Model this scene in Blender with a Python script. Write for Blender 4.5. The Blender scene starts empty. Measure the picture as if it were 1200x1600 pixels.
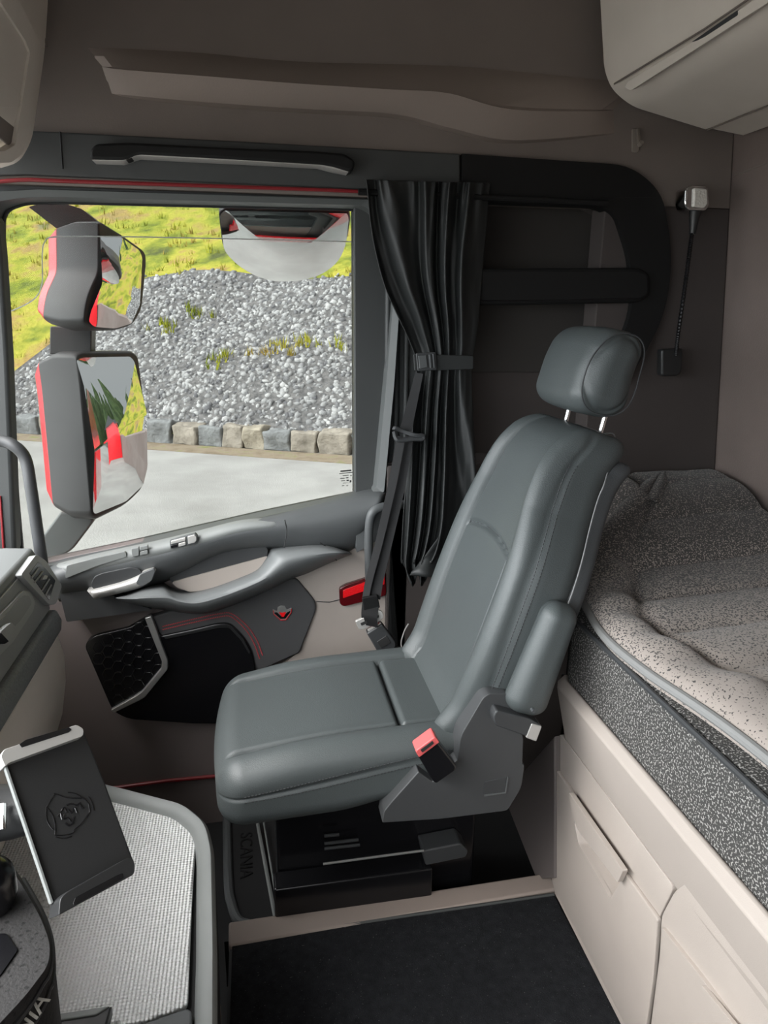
GLASS = (.575, .585, .58); WORLD = 1.1; FRONT = 10; SUN = 1.6; EXPO = .25; TILT_DEG = 19; HEAD_DX = 0.0
import bpy, bmesh, math, random
import numpy as np
from mathutils import Vector, Matrix, noise
random.seed(7); RNG = np.random.default_rng(7)
scene = bpy.context.scene
COL = scene.collection
# ------------------------------------------------------------------ camera
F = 1100.0; CAMZ = 1.45
def _axes(f, vy=(390.0, 490.0), roll=0.008):
    Y = np.array([vy[0]-600, 800-vy[1], f]); Y /= np.linalg.norm(Y)
    p = np.array([vy[0]+5000-600, 800-(vy[1]+roll*5000), f])
    Z = np.cross(Y, p); Z /= np.linalg.norm(Z)
    if Z[1] < 0: Z = -Z
    X = np.cross(Z, Y)
    if X[0] < 0: X = -X
    return X, Y, Z
AX, AY, AZ = _axes(F)
EYE = Vector((0, 0, CAMZ))
def ray(u, v):
    d = np.array([(u-600)/F, (800-v)/F, 1.0])
    return Vector((float(d@AX), float(d@AY), float(d@AZ)))
def PY(u, v, y): r = ray(u, v); return EYE + r*(y/r.y)
def PX(u, v, x): r = ray(u, v); return EYE + r*(x/r.x)
def PZ(u, v, z): r = ray(u, v); return EYE + r*((z-CAMZ)/r.z)
def PP(u, v, p0, n):
    r = ray(u, v); n = Vector(n); return EYE + r*((Vector(p0)-EYE).dot(n)/r.dot(n))
def PD(u, v, d): return EYE + ray(u, v)*d
cam_d = bpy.data.cameras.new('camera'); cam = bpy.data.objects.new('camera', cam_d); COL.objects.link(cam)
cam_d.sensor_fit = 'HORIZONTAL'; cam_d.sensor_width = 36.0; cam_d.lens = 36.0*F/1200.0
cam_d.clip_start = 0.02; cam_d.clip_end = 400
R = Matrix(((AX[0], AX[1], -AX[2]), (AY[0], AY[1], -AY[2]), (AZ[0], AZ[1], -AZ[2])))
cam.matrix_world = Matrix.Translation(EYE) @ R.to_4x4()
scene.camera = cam

# ------------------------------------------------------------------ materials
def srgb(r, g, b):
    f = lambda c: (c/255/12.92) if c/255 <= .04045 else ((c/255+.055)/1.055)**2.4
    return (f(r), f(g), f(b), 1)
class NT:
    def __init__(s, m): s.t = m.node_tree; s.n = s.t.nodes; s.l = s.t.links
    def new(s, k, **kw):
        n = s.n.new(k)
        for a, b in kw.items(): setattr(n, a, b)
        return n
    def link(s, a, b): s.l.new(a, b)
def mat(name, col, rough=.5, metal=0.0, spec=.5, bump=0.0, bscale=200.0, btype='noise', var=0.0, vscale=8.0,
        speck=None, coat=0.0, sheen=0.0, bdist=.002):
    m = bpy.data.materials.new(name); m.use_nodes = True; k = NT(m)
    b = k.n['Principled BSDF']
    b.inputs['Base Color'].default_value = (*col[:3], 1); b.inputs['Roughness'].default_value = rough
    b.inputs['Metallic'].default_value = metal; b.inputs['Specular IOR Level'].default_value = spec
    b.inputs['Coat Weight'].default_value = coat; b.inputs['Sheen Weight'].default_value = sheen
    tc = k.new('ShaderNodeTexCoord')
    out = None
    nz = k.new('ShaderNodeTexNoise'); nz.inputs['Scale'].default_value = vscale; nz.inputs['Detail'].default_value = 4
    k.link(tc.outputs['Object'], nz.inputs['Vector'])
    rp = k.new('ShaderNodeValToRGB')
    lo = [max(0, c*(1-var)) for c in col[:3]]; hi = [min(1, c*(1+var)) for c in col[:3]]
    rp.color_ramp.elements[0].position = .3; rp.color_ramp.elements[1].position = .7
    rp.color_ramp.elements[0].color = (*lo, 1); rp.color_ramp.elements[1].color = (*hi, 1)
    k.link(nz.outputs['Fac'], rp.inputs['Fac']); out = rp.outputs['Color']
    if speck:                     # (colour, scale, threshold lo, hi, stretch)
        sc, s, a, c2 = speck[0], speck[1], speck[2], speck[3]
        n2 = k.new('ShaderNodeTexNoise'); n2.inputs['Scale'].default_value = s; n2.inputs['Detail'].default_value = 1.5
        n2.inputs['Roughness'].default_value = .4
        k.link(tc.outputs['Object'], n2.inputs['Vector'])
        r2 = k.new('ShaderNodeValToRGB'); r2.color_ramp.elements[0].position = a; r2.color_ramp.elements[1].position = c2
        k.link(n2.outputs['Fac'], r2.inputs['Fac'])
        mx = k.new('ShaderNodeMix', data_type='RGBA')
        k.link(r2.outputs['Color'], mx.inputs['Factor']); k.link(out, mx.inputs['A']); mx.inputs['B'].default_value = (*sc[:3], 1)
        out = mx.outputs['Result']
    k.link(out, b.inputs['Base Color'])
    if bump > 0:
        if btype == 'noise':
            t = k.new('ShaderNodeTexNoise'); t.inputs['Detail'].default_value = 3; o = t.outputs['Fac']
        else:
            t = k.new('ShaderNodeTexVoronoi'); o = t.outputs['Distance']
        t.inputs['Scale'].default_value = bscale
        k.link(tc.outputs['Object'], t.inputs['Vector'])
        bp = k.new('ShaderNodeBump'); bp.inputs['Strength'].default_value = bump; bp.inputs['Distance'].default_value = bdist
        k.link(o, bp.inputs['Height']); k.link(bp.outputs['Normal'], b.inputs['Normal'])
    return m
M = {}
M['leather'] = mat('leather', (.056, .065, .066), .47, spec=.5, bump=.25, bscale=420, btype='vor', var=.05, vscale=5, bdist=.001)
M['leather_dark'] = mat('leather_dark', (.05, .054, .057), .45, spec=.5, bump=.25, bscale=420, btype='vor', var=.05, bdist=.001)
M['thread'] = mat('thread', (.03, .032, .034), .7)
M['piping'] = mat('piping', (.2, .2, .2), .35)
M['plastic_dark'] = mat('plastic_dark', (.036, .038, .04), .5, bump=.2, bscale=700, var=.05, bdist=.0006)
M['plastic_grey'] = mat('plastic_grey', (.078, .083, .085), .5, bump=.2, bscale=700, var=.05, bdist=.0006)
M['plastic_mid'] = mat('plastic_mid', (.19, .2, .195), .5, bump=.2, bscale=700, var=.04, bdist=.0006)
M['plastic_black'] = mat('plastic_black', (.018, .0185, .019), .4, bump=.2, bscale=600, bdist=.0005)
M['gloss_black'] = mat('gloss_black', (.006, .006, .007), .22)
M['brown_plastic'] = mat('brown_plastic', (.11, .094, .09), .55, bump=.2, bscale=600, var=.04, bdist=.0006)
M['beige'] = mat('beige', (.38, .335, .3), .55, bump=.35, bscale=650, var=.03, bdist=.0008)
M['beige_locker'] = mat('beige_locker', (.66, .605, .54), .6, bump=.3, bscale=400, var=.03, bdist=.0008)
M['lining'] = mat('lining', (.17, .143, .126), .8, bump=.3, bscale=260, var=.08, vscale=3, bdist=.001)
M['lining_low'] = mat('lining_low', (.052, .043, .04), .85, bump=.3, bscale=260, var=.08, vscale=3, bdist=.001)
M['cover_grey'] = mat('cover_grey', (.042, .044, .046), .5, bump=.2, bscale=700, var=.05, bdist=.0006)
M['dash_grey'] = mat('dash_grey', (.25, .26, .255), .5, bump=.25, bscale=600, var=.04, bdist=.0006)
M['dash_top'] = mat('dash_top', (.13, .138, .137), .6, spec=.3, bump=.3, bscale=600, bdist=.0006)
M['dash_light'] = mat('dash_light', (.32, .33, .325), .45, bump=.2, bscale=600, var=.03, bdist=.0005)
M['door_brown'] = mat('door_brown', (.17, .143, .137), .55, bump=.2, bscale=600, var=.04, bdist=.0006)
M['frame_grey'] = mat('frame_grey', (.085, .091, .09), .5, bump=.2, bscale=700, bdist=.0005)
M['recess_cloth'] = mat('recess_cloth', (.035, .031, .028), .85, bump=.3, bscale=300, bdist=.0008)
M['lining_light'] = mat('lining_light', (.25, .205, .18), .7, bump=.3, bscale=260, var=.05, vscale=3, bdist=.001)
M['rear_fabric'] = mat('rear_fabric', (.145, .112, .098), .9, bump=.5, bscale=300, var=.06, bdist=.0015, sheen=.2)
M['trim_dark'] = mat('trim_dark', (.042, .045, .045), .55, bump=.2, bscale=500, var=.05, bdist=.0006)
M['trim_black'] = mat('trim_black', (.008, .008, .008), .65, spec=.25, bump=.2, bscale=500, bdist=.0006)
M['curtain'] = mat('curtain', (.022, .024, .024), .55, bump=.15, bscale=500, spec=.4, bdist=.0005)
M['webbing'] = mat('webbing', (.008, .008, .0085), .6, spec=.2, bump=.4, bscale=900, bdist=.0005)
M['carpet'] = mat('carpet', (.013, .0135, .015), .95, spec=.1, bump=.8, bscale=420, var=.3, vscale=60, speck=((.1, .1, .1), 330, .72, .78), bdist=.003)
M['silver'] = mat('silver', (.55, .55, .54), .35, metal=.8)
M['chrome'] = mat('chrome', (.75, .75, .75), .12, metal=1)
M['alu'] = mat('alu', (.5, .49, .47), .42, metal=.5)
M['red_paint'] = mat('red_paint', (.7, .012, .02), .22, coat=.6)
M['red_lens'] = mat('red_lens', (.85, .01, .015), .2, coat=.5, bump=.5, bscale=160, btype='vor', bdist=.002)
M['red_dark'] = mat('red_dark', (.09, .004, .006), .18, coat=.5)
M['red_plastic'] = mat('red_plastic', (.62, .1, .1), .45)
M['red_thread'] = mat('red_thread', (.5, .06, .07), .7)
M['red_seal'] = mat('red_seal', (.2, .01, .014), .45)
M['mat_speckle'] = mat('mat_speckle', (.038, .037, .035), .9, bump=.5, bscale=500, speck=((.29, .28, .265), 260, .56, .6), bdist=.001)
M['topper'] = mat('topper', (.36, .31, .275), .92, bump=.35, bscale=500, var=.04, speck=((.09, .08, .075), 210, .64, .69), bdist=.001, sheen=.2)
M['topper_dark'] = mat('topper_dark', (.36, .31, .275), .92, bump=.35, bscale=500, var=.04, speck=((.05, .046, .043), 300, .47, .53), bdist=.001, sheen=.1)
M['edge_piping'] = mat('edge_piping', (.2, .2, .195), .55, bump=.2, bscale=500, bdist=.0005)
M['dash_band'] = mat('dash_band', (.17, .18, .182), .6, bump=.5, bscale=300, var=.15, vscale=200, bdist=.0008)
M['lamp_lens'] = mat('lamp_lens', (.62, .6, .55), .25, bump=.6, bscale=180, btype='vor', bdist=.002)
M['white_edge'] = mat('white_edge', (.8, .8, .8), .3)
M['ink'] = mat('ink', (.02, .02, .02), .6)
M['letter'] = mat('letter', (.4, .38, .34), .5)
M['mirror_glass'] = mat('mirror_glass', (.85, .86, .86), .0, metal=1)
M['hook'] = mat('hook', (.22, .19, .165), .45)

def translucent_mat(name, col):
    m = bpy.data.materials.new(name); m.use_nodes = True; k = NT(m); b = k.n['Principled BSDF']; b.inputs['Base Color'].default_value = (*col, 1)
    t = k.new('ShaderNodeBsdfTranslucent'); t.inputs['Color'].default_value = (*col, 1); mx = k.new('ShaderNodeMixShader'); mx.inputs[0].default_value = .6
    k.link(b.outputs[0], mx.inputs[1]); k.link(t.outputs[0], mx.inputs[2]); k.link(mx.outputs[0], k.n['Material Output'].inputs['Surface']); return m
M['white_edge'] = translucent_mat('white_edge', (.95, .95, .95))
def glass_mat(name, tint, gloss=.06, op=0.0):
    m = bpy.data.materials.new(name); m.use_nodes = True; k = NT(m)
    k.n.remove(k.n['Principled BSDF'])
    o = k.n['Material Output']
    tr = k.new('ShaderNodeBsdfTransparent'); tr.inputs['Color'].default_value = (*tint, 1)
    gl = k.new('ShaderNodeBsdfGlossy'); gl.inputs['Roughness'].default_value = .01
    fr = k.new('ShaderNodeFresnel'); fr.inputs['IOR'].default_value = 1.45
    mu = k.new('ShaderNodeMath', operation='MULTIPLY'); mu.inputs[1].default_value = gloss
    k.link(fr.outputs['Fac'], mu.inputs[0])
    mx = k.new('ShaderNodeMixShader'); k.link(mu.outputs[0], mx.inputs['Fac'])
    k.link(tr.outputs[0], mx.inputs[1]); k.link(gl.outputs[0], mx.inputs[2]); k.link(mx.outputs[0], o.inputs['Surface'])
    return m

# ------------------------------------------------------------------ object helpers
def tag(o, label=None, cat=None, group=None, kind=None):
    if label: o['label'] = label
    if cat: o['category'] = cat
    if group: o['group'] = group
    if kind: o['kind'] = kind
    return o
def root(name, loc, label, cat, group=None, kind=None):
    o = bpy.data.objects.new(name, None); COL.objects.link(o); o.location = Vector(loc); o.empty_display_size = .05
    return tag(o, label, cat, group, kind)
def link(name, me, m, parent=None, bevel=0.0, smooth=True, seg=3, angle=35):
    o = bpy.data.objects.new(name, me); COL.objects.link(o)
    if m is not None: me.materials.append(m)
    if smooth:
        for p in me.polygons: p.use_smooth = True
    if bevel > 0:
        b = o.modifiers.new('round', 'BEVEL'); b.width = bevel; b.segments = seg; b.limit_method = 'ANGLE'; b.angle_limit = math.radians(30)
    if smooth:
        try: me.set_sharp_from_angle(angle=math.radians(angle))
        except Exception: pass
        if bevel > 0:
            w = o.modifiers.new('wn', 'WEIGHTED_NORMAL'); w.keep_sharp = True
    if parent is not None:
        wl = Vector(parent.location)
        p = parent.parent
        while p is not None: wl += Vector(p.location); p = p.parent
        o.parent = parent
        for v in me.vertices: v.co -= wl
    return o
def me_from(verts, faces, name='m'):
    me = bpy.data.meshes.new(name); me.from_pydata([tuple(v) for v in verts], [], faces); me.validate(); me.update(); return me
def fix(me):
    bm = bmesh.new(); bm.from_mesh(me); bmesh.ops.recalc_face_normals(bm, faces=bm.faces); bm.to_mesh(me); bm.free(); return me
class MB:
    """collects geometry of ONE part"""
    def __init__(s): s.v = []; s.f = []
    def add(s, verts, faces):
        k = len(s.v); s.v += [Vector(v) for v in verts]; s.f += [tuple(i+k for i in f) for f in faces]; return s
    def prism(s, pts, vec, pts2=None):
        n = len(pts); vec = Vector(vec)
        b = [Vector(p)+vec for p in (pts2 or pts)]
        s.add(list(pts)+b, [tuple(range(n)), tuple(range(2*n-1, n-1, -1))]+[(i, i+n, (i+1) % n+n, (i+1) % n) for i in range(n)]); return s
    def box(s, c, h, rot=None):
        vs = [Vector((x*h[0], y*h[1], z*h[2])) for x in (-1, 1) for y in (-1, 1) for z in (-1, 1)]
        if rot is not None: vs = [rot @ v for v in vs]
        s.add([Vector(c)+v for v in vs], [(0, 1, 3, 2), (4, 6, 7, 5), (0, 4, 5, 1), (2, 3, 7, 6), (0, 2, 6, 4), (1, 5, 7, 3)]); return s
    def tube(s, path, r, n=10, cap=True, flat=1.0):
        path = [Vector(p) for p in path]; N = len(path)
        rr = r if isinstance(r, (list, tuple)) else [r]*N
        up = None; rings = []
        for i, p in enumerate(path):
            t = (path[min(i+1, N-1)]-path[max(i-1, 0)])
            if t.length < 1e-9: t = Vector((0, 0, 1))
            t.normalize()
            if up is None:
                up = t.cross(Vector((.31, .52, .79)));
                if up.length < .1: up = t.cross(Vector((1, 0, 0)))
            up = (up - t*up.dot(t)).normalized(); w = t.cross(up)
            rings.append([p+(up*math.cos(a)*flat+w*math.sin(a))*rr[i] for a in [2*math.pi*k/n for k in range(n)]])
        vs = [v for r_ in rings for v in r_]; fs = []
        for i in range(N-1):
            for k in range(n):
                fs.append((i*n+k, i*n+(k+1) % n, (i+1)*n+(k+1) % n, (i+1)*n+k))
        if cap: fs += [tuple(range(n-1, -1, -1)), tuple(range((N-1)*n, N*n))]
        s.add(vs, fs); return s
    def ribbon(s, path, width, nrm, thick=.002):
        """flat strap: path points, width vector(s)"""
        nrm = Vector(nrm).normalized(); N = len(path); vs = []; fs = []
        for i, p in enumerate(path):
            p = Vector(p); w = Vector(width[i]) if isinstance(width, list) else Vector(width)
            vs += [p-w/2-nrm*thick/2, p+w/2-nrm*thick/2, p+w/2+nrm*thick/2, p-w/2+nrm*thick/2]
        for i in range(N-1):
            for k in range(4): fs.append((i*4+k, i*4+(k+1) % 4, i*4+4+(k+1) % 4, i*4+4+k))
        fs += [(3, 2, 1, 0), (4*N-4, 4*N-3, 4*N-2, 4*N-1)]
        s.add(vs, fs); return s
    def loft(s, rings, closed=True, cap=True):
        n = len(rings[0]); N = len(rings); vs = [p for r_ in rings for p in r_]; fs = []
        for i in range(N-1):
            for k in range(n if closed else n-1):
                fs.append((i*n+k, i*n+(k+1) % n, (i+1)*n+(k+1) % n, (i+1)*n+k))
        if cap and closed: fs += [tuple(range(n-1, -1, -1)), tuple(range((N-1)*n, N*n))]
        s.add(vs, fs); return s
    def mesh(s): return fix(me_from(s.v, s.f))
    def build(s, name, m, parent=None, bevel=0.0, **k): return link(name, s.mesh(), m, parent, bevel, **k)
def cr(pts, n=8, closed=False):
    """Catmull-Rom through points (any dimension)"""
    P = [np.array(p, float) for p in pts]; N = len(P); out = []
    rng = range(N) if closed else range(N-1)
    for i in rng:
        p1, p2 = P[i], P[(i+1) % N]
        p0 = P[(i-1) % N] if closed or i > 0 else 2*p1-p2
        p3 = P[(i+2) % N] if closed or i+2 < N else 2*p2-p1
        for k in range(n):
            t = k/n
            out.append(.5*((2*p1)+(-p0+p2)*t+(2*p0-5*p1+4*p2-p3)*t*t+(-p0+3*p1-3*p2+p3)*t**3))
    if not closed: out.append(P[-1])
    return [Vector(o) if len(o) == 3 else tuple(o) for o in out]
def rp(pts, r, n=5):
    """polygon with rounded corners; r = one radius or per-point list (pixels)"""
    out = []; N = len(pts)
    for i, p in enumerate(pts):
        rr = r[i] if isinstance(r, (list, tuple)) else r
        p = np.array(p, float); a = np.array(pts[i-1], float)-p; b = np.array(pts[(i+1) % N], float)-p
        la, lb = np.linalg.norm(a), np.linalg.norm(b); d = min(rr, la*.48, lb*.48)
        if d < .3: out.append(tuple(p)); continue
        s, e = p+a/la*d, p+b/lb*d
        for k in range(n+1):
            t = k/n; out.append(tuple((1-t)**2*s+2*t*(1-t)*p+t*t*e))
    return out
def pix(pts, plane):
    """pixels -> points on a plane: ('y', v) ('x', v) ('z', v) or (point, normal)"""
    k, v = plane
    if k == 'y': return [PY(a, b, v) for a, b in pts]
    if k == 'x': return [PX(a, b, v) for a, b in pts]
    if k == 'z': return [PZ(a, b, v) for a, b in pts]
    return [PP(a, b, k, v) for a, b in pts]
def panel(name, pts, plane, vec, m, parent=None, bevel=.003, r=0, **k):
    """a slab whose face has this outline on that plane, with a real thickness along vec"""
    if r: pts = rp(pts, r)
    return MB().prism(pix(pts, plane), vec).build(name, m, parent, bevel, **k)
def axis_pts(h, r, n, ne=5):
    inner = h-r; pts = []
    for k in range(ne, 0, -1): pts.append(-inner-r*math.tan(math.pi/4*k/ne))
    m = max(1, n)
    for k in range(m+1): pts.append(-inner+2*inner*k/m)
    for k in range(1, ne+1): pts.append(inner+r*math.tan(math.pi/4*k/ne))
    return pts
def softbox(h, r, n, fn=None, ne=5):
    """rounded box surface with half sizes h, radius r, inner divisions n; fn maps local point -> world point"""
    ax = [axis_pts(h[i], r, n[i], ne) for i in range(3)]; L = [len(a) for a in ax]
    idx = {}; vs = []; fs = []
    def vid(i, j, k):
        key = (i, j, k)
        if key not in idx:
            q = np.array([ax[0][i], ax[1][j], ax[2][k]])
            lim = np.array([h[0]-r, h[1]-r, h[2]-r]); c = np.clip(q, -lim, lim); d = q-c
            l = np.linalg.norm(d); p = c+d/l*r if l > 1e-9 else q
            idx[key] = len(vs); vs.append(Vector(p))
        return idx[key]
    for a, b, c in ((0, 1, 2), (1, 2, 0), (2, 0, 1)):
        for side in (0, L[c]-1):
            for i in range(L[a]-1):
                for j in range(L[b]-1):
                    q = []
                    for (di, dj) in ((0, 0), (1, 0), (1, 1), (0, 1)):
                        e = [0, 0, 0]; e[a] = i+di; e[b] = j+dj; e[c] = side; q.append(vid(*e))
                    fs.append(tuple(q if side else q[::-1]))
    if fn: vs = [Vector(fn(v)) for v in vs]
    return vs, fs
def soft(name, h, r, n, fn, m, parent=None, ne=5):
    v, f = softbox(h, r, n, fn, ne); return link(name, fix(me_from(v, f)), m, parent, angle=80)
def frame(c, ex, ey, ez):
    c, ex, ey, ez = Vector(c), Vector(ex).normalized(), Vector(ey).normalized(), Vector(ez).normalized()
    return lambda p: c+ex*p[0]+ey*p[1]+ez*p[2]
def cut(o, verts_faces):
    """a hollow cut into a part, for real"""
    me = fix(me_from(*verts_faces)); c = bpy.data.objects.new('cutter', me); COL.objects.link(c)
    b = o.modifiers.new('hollow', 'BOOLEAN'); b.operation = 'DIFFERENCE'; b.object = c; b.solver = 'EXACT'
    bpy.context.view_layer.update()
    dg = bpy.context.evaluated_depsgraph_get(); n = bpy.data.meshes.new_from_object(o.evaluated_get(dg))
    o.modifiers.clear(); o.data = n; bpy.data.objects.remove(c)
    try: n.set_sharp_from_angle(angle=math.radians(30))
    except Exception: pass
def dashes(path, step=.006, fill=.6, r=.0007, off=(0, 0, 0)):
    """a run of stitches along a path, one mesh"""
    mb = MB(); path = [Vector(p)+Vector(off) for p in path]
    acc = [0.0]
    for i in range(1, len(path)): acc.append(acc[-1]+(path[i]-path[i-1]).length)
    def at(s):
        for i in range(1, len(path)):
            if s <= acc[i]:
                t = (s-acc[i-1])/max(1e-9, acc[i]-acc[i-1]); return path[i-1].lerp(path[i], t)
        return path[-1]
    s = 0.0
    while s+step*fill < acc[-1]:
        mb.tube([at(s), at(s+step*fill)], r, 5); s += step
    return mb
def text_mesh(body, size, depth=.001):
    cu = bpy.data.curves.new('t', 'FONT'); cu.body = body; cu.size = size; cu.extrude = depth; cu.align_x = 'CENTER'; cu.align_y = 'CENTER'
    o = bpy.data.objects.new('t', cu); COL.objects.link(o)
    dg = bpy.context.evaluated_depsgraph_get(); me = bpy.data.meshes.new_from_object(o.evaluated_get(dg))
    bpy.data.objects.remove(o); bpy.data.curves.remove(cu); return me
def dome(outline, c, nrm, R):
    """convex mirror face: the outline filled with rings, bowed like a sphere of radius R"""
    c = Vector(c); n = len(outline); vs = [c.copy()]; fs = []
    rm = max((p-c).length for p in outline)
    NR = 12
    for k in range(1, NR+1):
        for p in outline:
            q = c+(p-c)*(k/NR); d = (q-c).length; vs.append(q-nrm*(d*d/(2*R)))
    for i in range(n): fs.append((0, 1+i, 1+(i+1) % n))
    for k in range(NR-1):
        for i in range(n):
            a = 1+k*n; fs.append((a+i, a+n+i, a+n+(i+1) % n, a+(i+1) % n))
    return me_from([v+nrm*(rm*rm/(2*R)) for v in vs], fs)
def lettering(name, body, size, c, ex, ey, m, parent, depth=.0008, sx=1.0):
    me = text_mesh(body, size, depth); ex, ey = Vector(ex).normalized(), Vector(ey).normalized(); ez = ex.cross(ey)
    for v in me.vertices: v.co = Vector(c)+ex*(v.co.x*sx)+ey*v.co.y+ez*v.co.z
    return link(name, me, m, parent, smooth=False)
# ------------------------------------------------------------------ the cab shell
def struct(o, label, cat): return tag(o, label, cat, kind='structure')
def rear_x(z): return 1.464-.0878*(z-.962)
b = MB(); b.box((.305, .42, -.03), (.415, .97, .03))
struct(b.build('floor', M['plastic_black']), 'raised centre floor of the cab under the black carpet', 'floor')
b = MB(); b.box((.3, .72, -.19), (1.16, 1.36, .02)); b.box((.305, 1.44, -.1), (.43, .02, .07))
struct(b.build('floor_footwell', M['plastic_black']), 'black lower footwell floor under the passenger seat', 'floor')
b = MB(); b.box((.3, .75, 2.54), (1.2, 1.4, .03))
struct(b.build('ceiling', M['lining']), 'dark brown cab roof lining above the door', 'ceiling')
# rear wall, slightly raked
zz = [-.2, .962, 1.9, 2.54]
b = MB(); b.prism([Vector((rear_x(z), 2.06, z)) for z in zz]+[Vector((rear_x(z)+.06, 2.06, z)) for z in reversed(zz)], (0, -2.7, 0))
o = struct(b.build('wall_rear', M['rear_fabric'], bevel=0), 'fabric covered rear cab wall behind the bunk', 'wall')
MB().tube([PX(1149, 274, 1.388), PX(1160, 270, 1.388), PX(1200, 255, 1.388), PX(1300, 214, 1.388), PX(1600, 90, 1.388)], .0035, 8).build('seam', M['lining'], o)
# side wall round the door and the storage recess
YW = 2.0
b = MB(); b.prism([Vector((-.82, YW, 1.75)), Vector((rear_x(1.75)-.002, YW, 1.75)), Vector((rear_x(2.51)-.002, YW, 2.51)), Vector((-.82, YW, 2.51))], (0, .08, 0))
struct(b.build('wall_right_upper', M['lining'], bevel=.004), 'brown lined upper side wall above the passenger door', 'wall')
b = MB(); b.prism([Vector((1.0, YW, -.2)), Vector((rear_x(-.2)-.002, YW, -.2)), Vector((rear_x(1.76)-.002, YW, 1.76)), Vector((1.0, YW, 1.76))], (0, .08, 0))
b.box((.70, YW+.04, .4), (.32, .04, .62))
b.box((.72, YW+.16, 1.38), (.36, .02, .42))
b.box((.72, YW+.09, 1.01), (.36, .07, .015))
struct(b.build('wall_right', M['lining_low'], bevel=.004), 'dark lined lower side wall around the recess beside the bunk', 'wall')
b = MB(); b.box((.42, YW+.07, .8), (.13, .03, .98))
for x_ in (.385, .412, .44): b.tube([(x_, YW+.035, -.1), (x_, YW+.035, 1.74)], .009, 8)
o = struct(b.build('trim_pillar', M['trim_dark'], bevel=.004), 'black door pillar trim behind the curtain', 'trim')
# red outer skin seen in the mirrors and past the door seal
b = MB(); b.box((.95, 2.2, 1.0), (.58, .02, 1.6)); b.box((.3, 2.2, 2.2), (1.2, .02, .38)); b.box((-.02, 2.2, -.03), (.44, .02, .57))
struct(b.build('wall_outer_skin', M['red_paint'], bevel=.01), 'red painted outside skin of the truck cab', 'wall')
# driver side and front, out of view: they only shape the daylight
b = MB(); b.box((.35, -.6, .35), (1.15, .03, .55)); b.box((.35, -.6, 2.13), (1.15, .03, .43)); b.box((.87, -.6, 1.3), (.63, .03, .6))
struct(b.build('wall_left', M['lining']), 'brown lined wall on the driver side with its window opening', 'wall')
b = MB(); b.box((-.85, .72, .3), (.03, 1.35, .55)); b.box((-.8, .72, 2.3), (.03, 1.35, .24))
struct(b.build('wall_front', M['plastic_dark']), 'front bulkhead below the windscreen opening', 'wall')

# long moulded ledge high on the side wall
top = cr([(128, 70), (300, 80), (470, 95), (700, 101), (830, 112), (945, 122), (1010, 128)], 8)
mid = cr([(158, 104), (300, 112), (470, 125), (610, 134), (700, 140), (800, 166), (960, 172)], 8)
bot = cr([(172, 146), (300, 158), (470, 170), (615, 178), (705, 200), (800, 219), (962, 208)], 8)
n = len(top)
def row(px, y): return [PY(a, b_, y) for a, b_ in px]
rings = []
for i in range(n):
    e = min(1, i/14, (n-1-i)/14); e = math.sqrt(max(0, 1-(1-e)**2))
    T = PY(*top[i], YW+.004); K = PY(*mid[i], YW+.003-.065*e); K2 = PY(*mid[i], YW+.002-.074*e); Bq = PY(*bot[i], YW+.002-.03*e); Bk = Vector((Bq.x, YW+.01, Bq.z-.004))
    K2.z -= .008*e
    rings.append([T, T.lerp(K, .5)+Vector((0, -.006*e, 0)), K, K2, K2.lerp(Bq, .5)+Vector((0, -.008*e, 0)), Bq, Bk, Vector((T.x, YW+.01, T.z))])
b = MB().loft(rings)
struct(b.build('trim_ledge', M['lining_light'], angle=25), 'long moulded brown ledge along the upper side wall', 'trim')

# dark band above the door
pts = [(-30, 200), (45, 204), (94, 206), (400, 222), (719, 240), (719, 304), (560, 295), (380, 287), (210, 280), (40, 273), (-30, 275)]
o = struct(panel('trim_header', pts, ('y', YW-.014), (0, .02, 0), M['trim_dark'], bevel=.004), 'dark trim band above the passenger door', 'trim')
MB().tube(row([(94, 206), (98, 264)], YW-.015), .0022, 6).build('seam', M['trim_black'], o)
# dark frame round the storage recess
outer = rp([(721, 240), (985, 258), (1035, 300), (1052, 400), (1040, 490), (1003, 562), (975, 600), (955, 600)], [2, 30, 30, 60, 40, 20, 4, 4])
inner = rp([(955, 575), (990, 480), (983, 400), (962, 335), (938, 322), (850, 319), (745, 315), (721, 313)], [2, 30, 20, 24, 15, 4, 2, 2])
o = struct(panel('trim_recess', outer+inner, ('y', YW-.02), (0, .05, 0), M['trim_black'], bevel=.008), 'black rounded frame around the recess beside the curtain', 'trim')
rv = rp([(938, 322), (962, 335), (983, 400), (990, 480), (955, 575)], [2, 24, 20, 30, 2])
a1 = [PY(a, c, YW-.005) for a, c in rv]; a2 = [PY(a-34, c+6, YW+.14) for a, c in rv]
vs = a1+a2; k = len(a1)
MB().loft([a1, a2], closed=False, cap=False).build('reveal', M['lining_low'], o)
# recess pad: upper cushion panel with a lighter thin edge
panel('recess_panel', rp([(748, 318), (925, 326), (955, 350), (975, 420), (985, 582), (735, 582)], [3, 14, 24, 20, 8, 3]), ('y', YW+.125), (0, .02, 0), M['recess_cloth'], o, bevel=.006)
# black padded bar across the recess
pts = rp([(735, 419), (1000, 418), (1017, 428), (1017, 462), (1000, 473), (735, 478)], [0, 12, 10, 10, 12, 0])
t = root('padded_bar', PY(860, 446, YW), 'black padded bar across the side wall recess above the headrest', 'padded bar')
panel('bar_pad', pts, ('y', YW-.035), (0, .04, 0), M['trim_black'], t, bevel=.012)
MB().tube([PY(740, 470, YW-.036), PY(880, 469, YW-.036), PY(1000, 466, YW-.036)], .002, 6).build('seam', M['gloss_black'], t)

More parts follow.
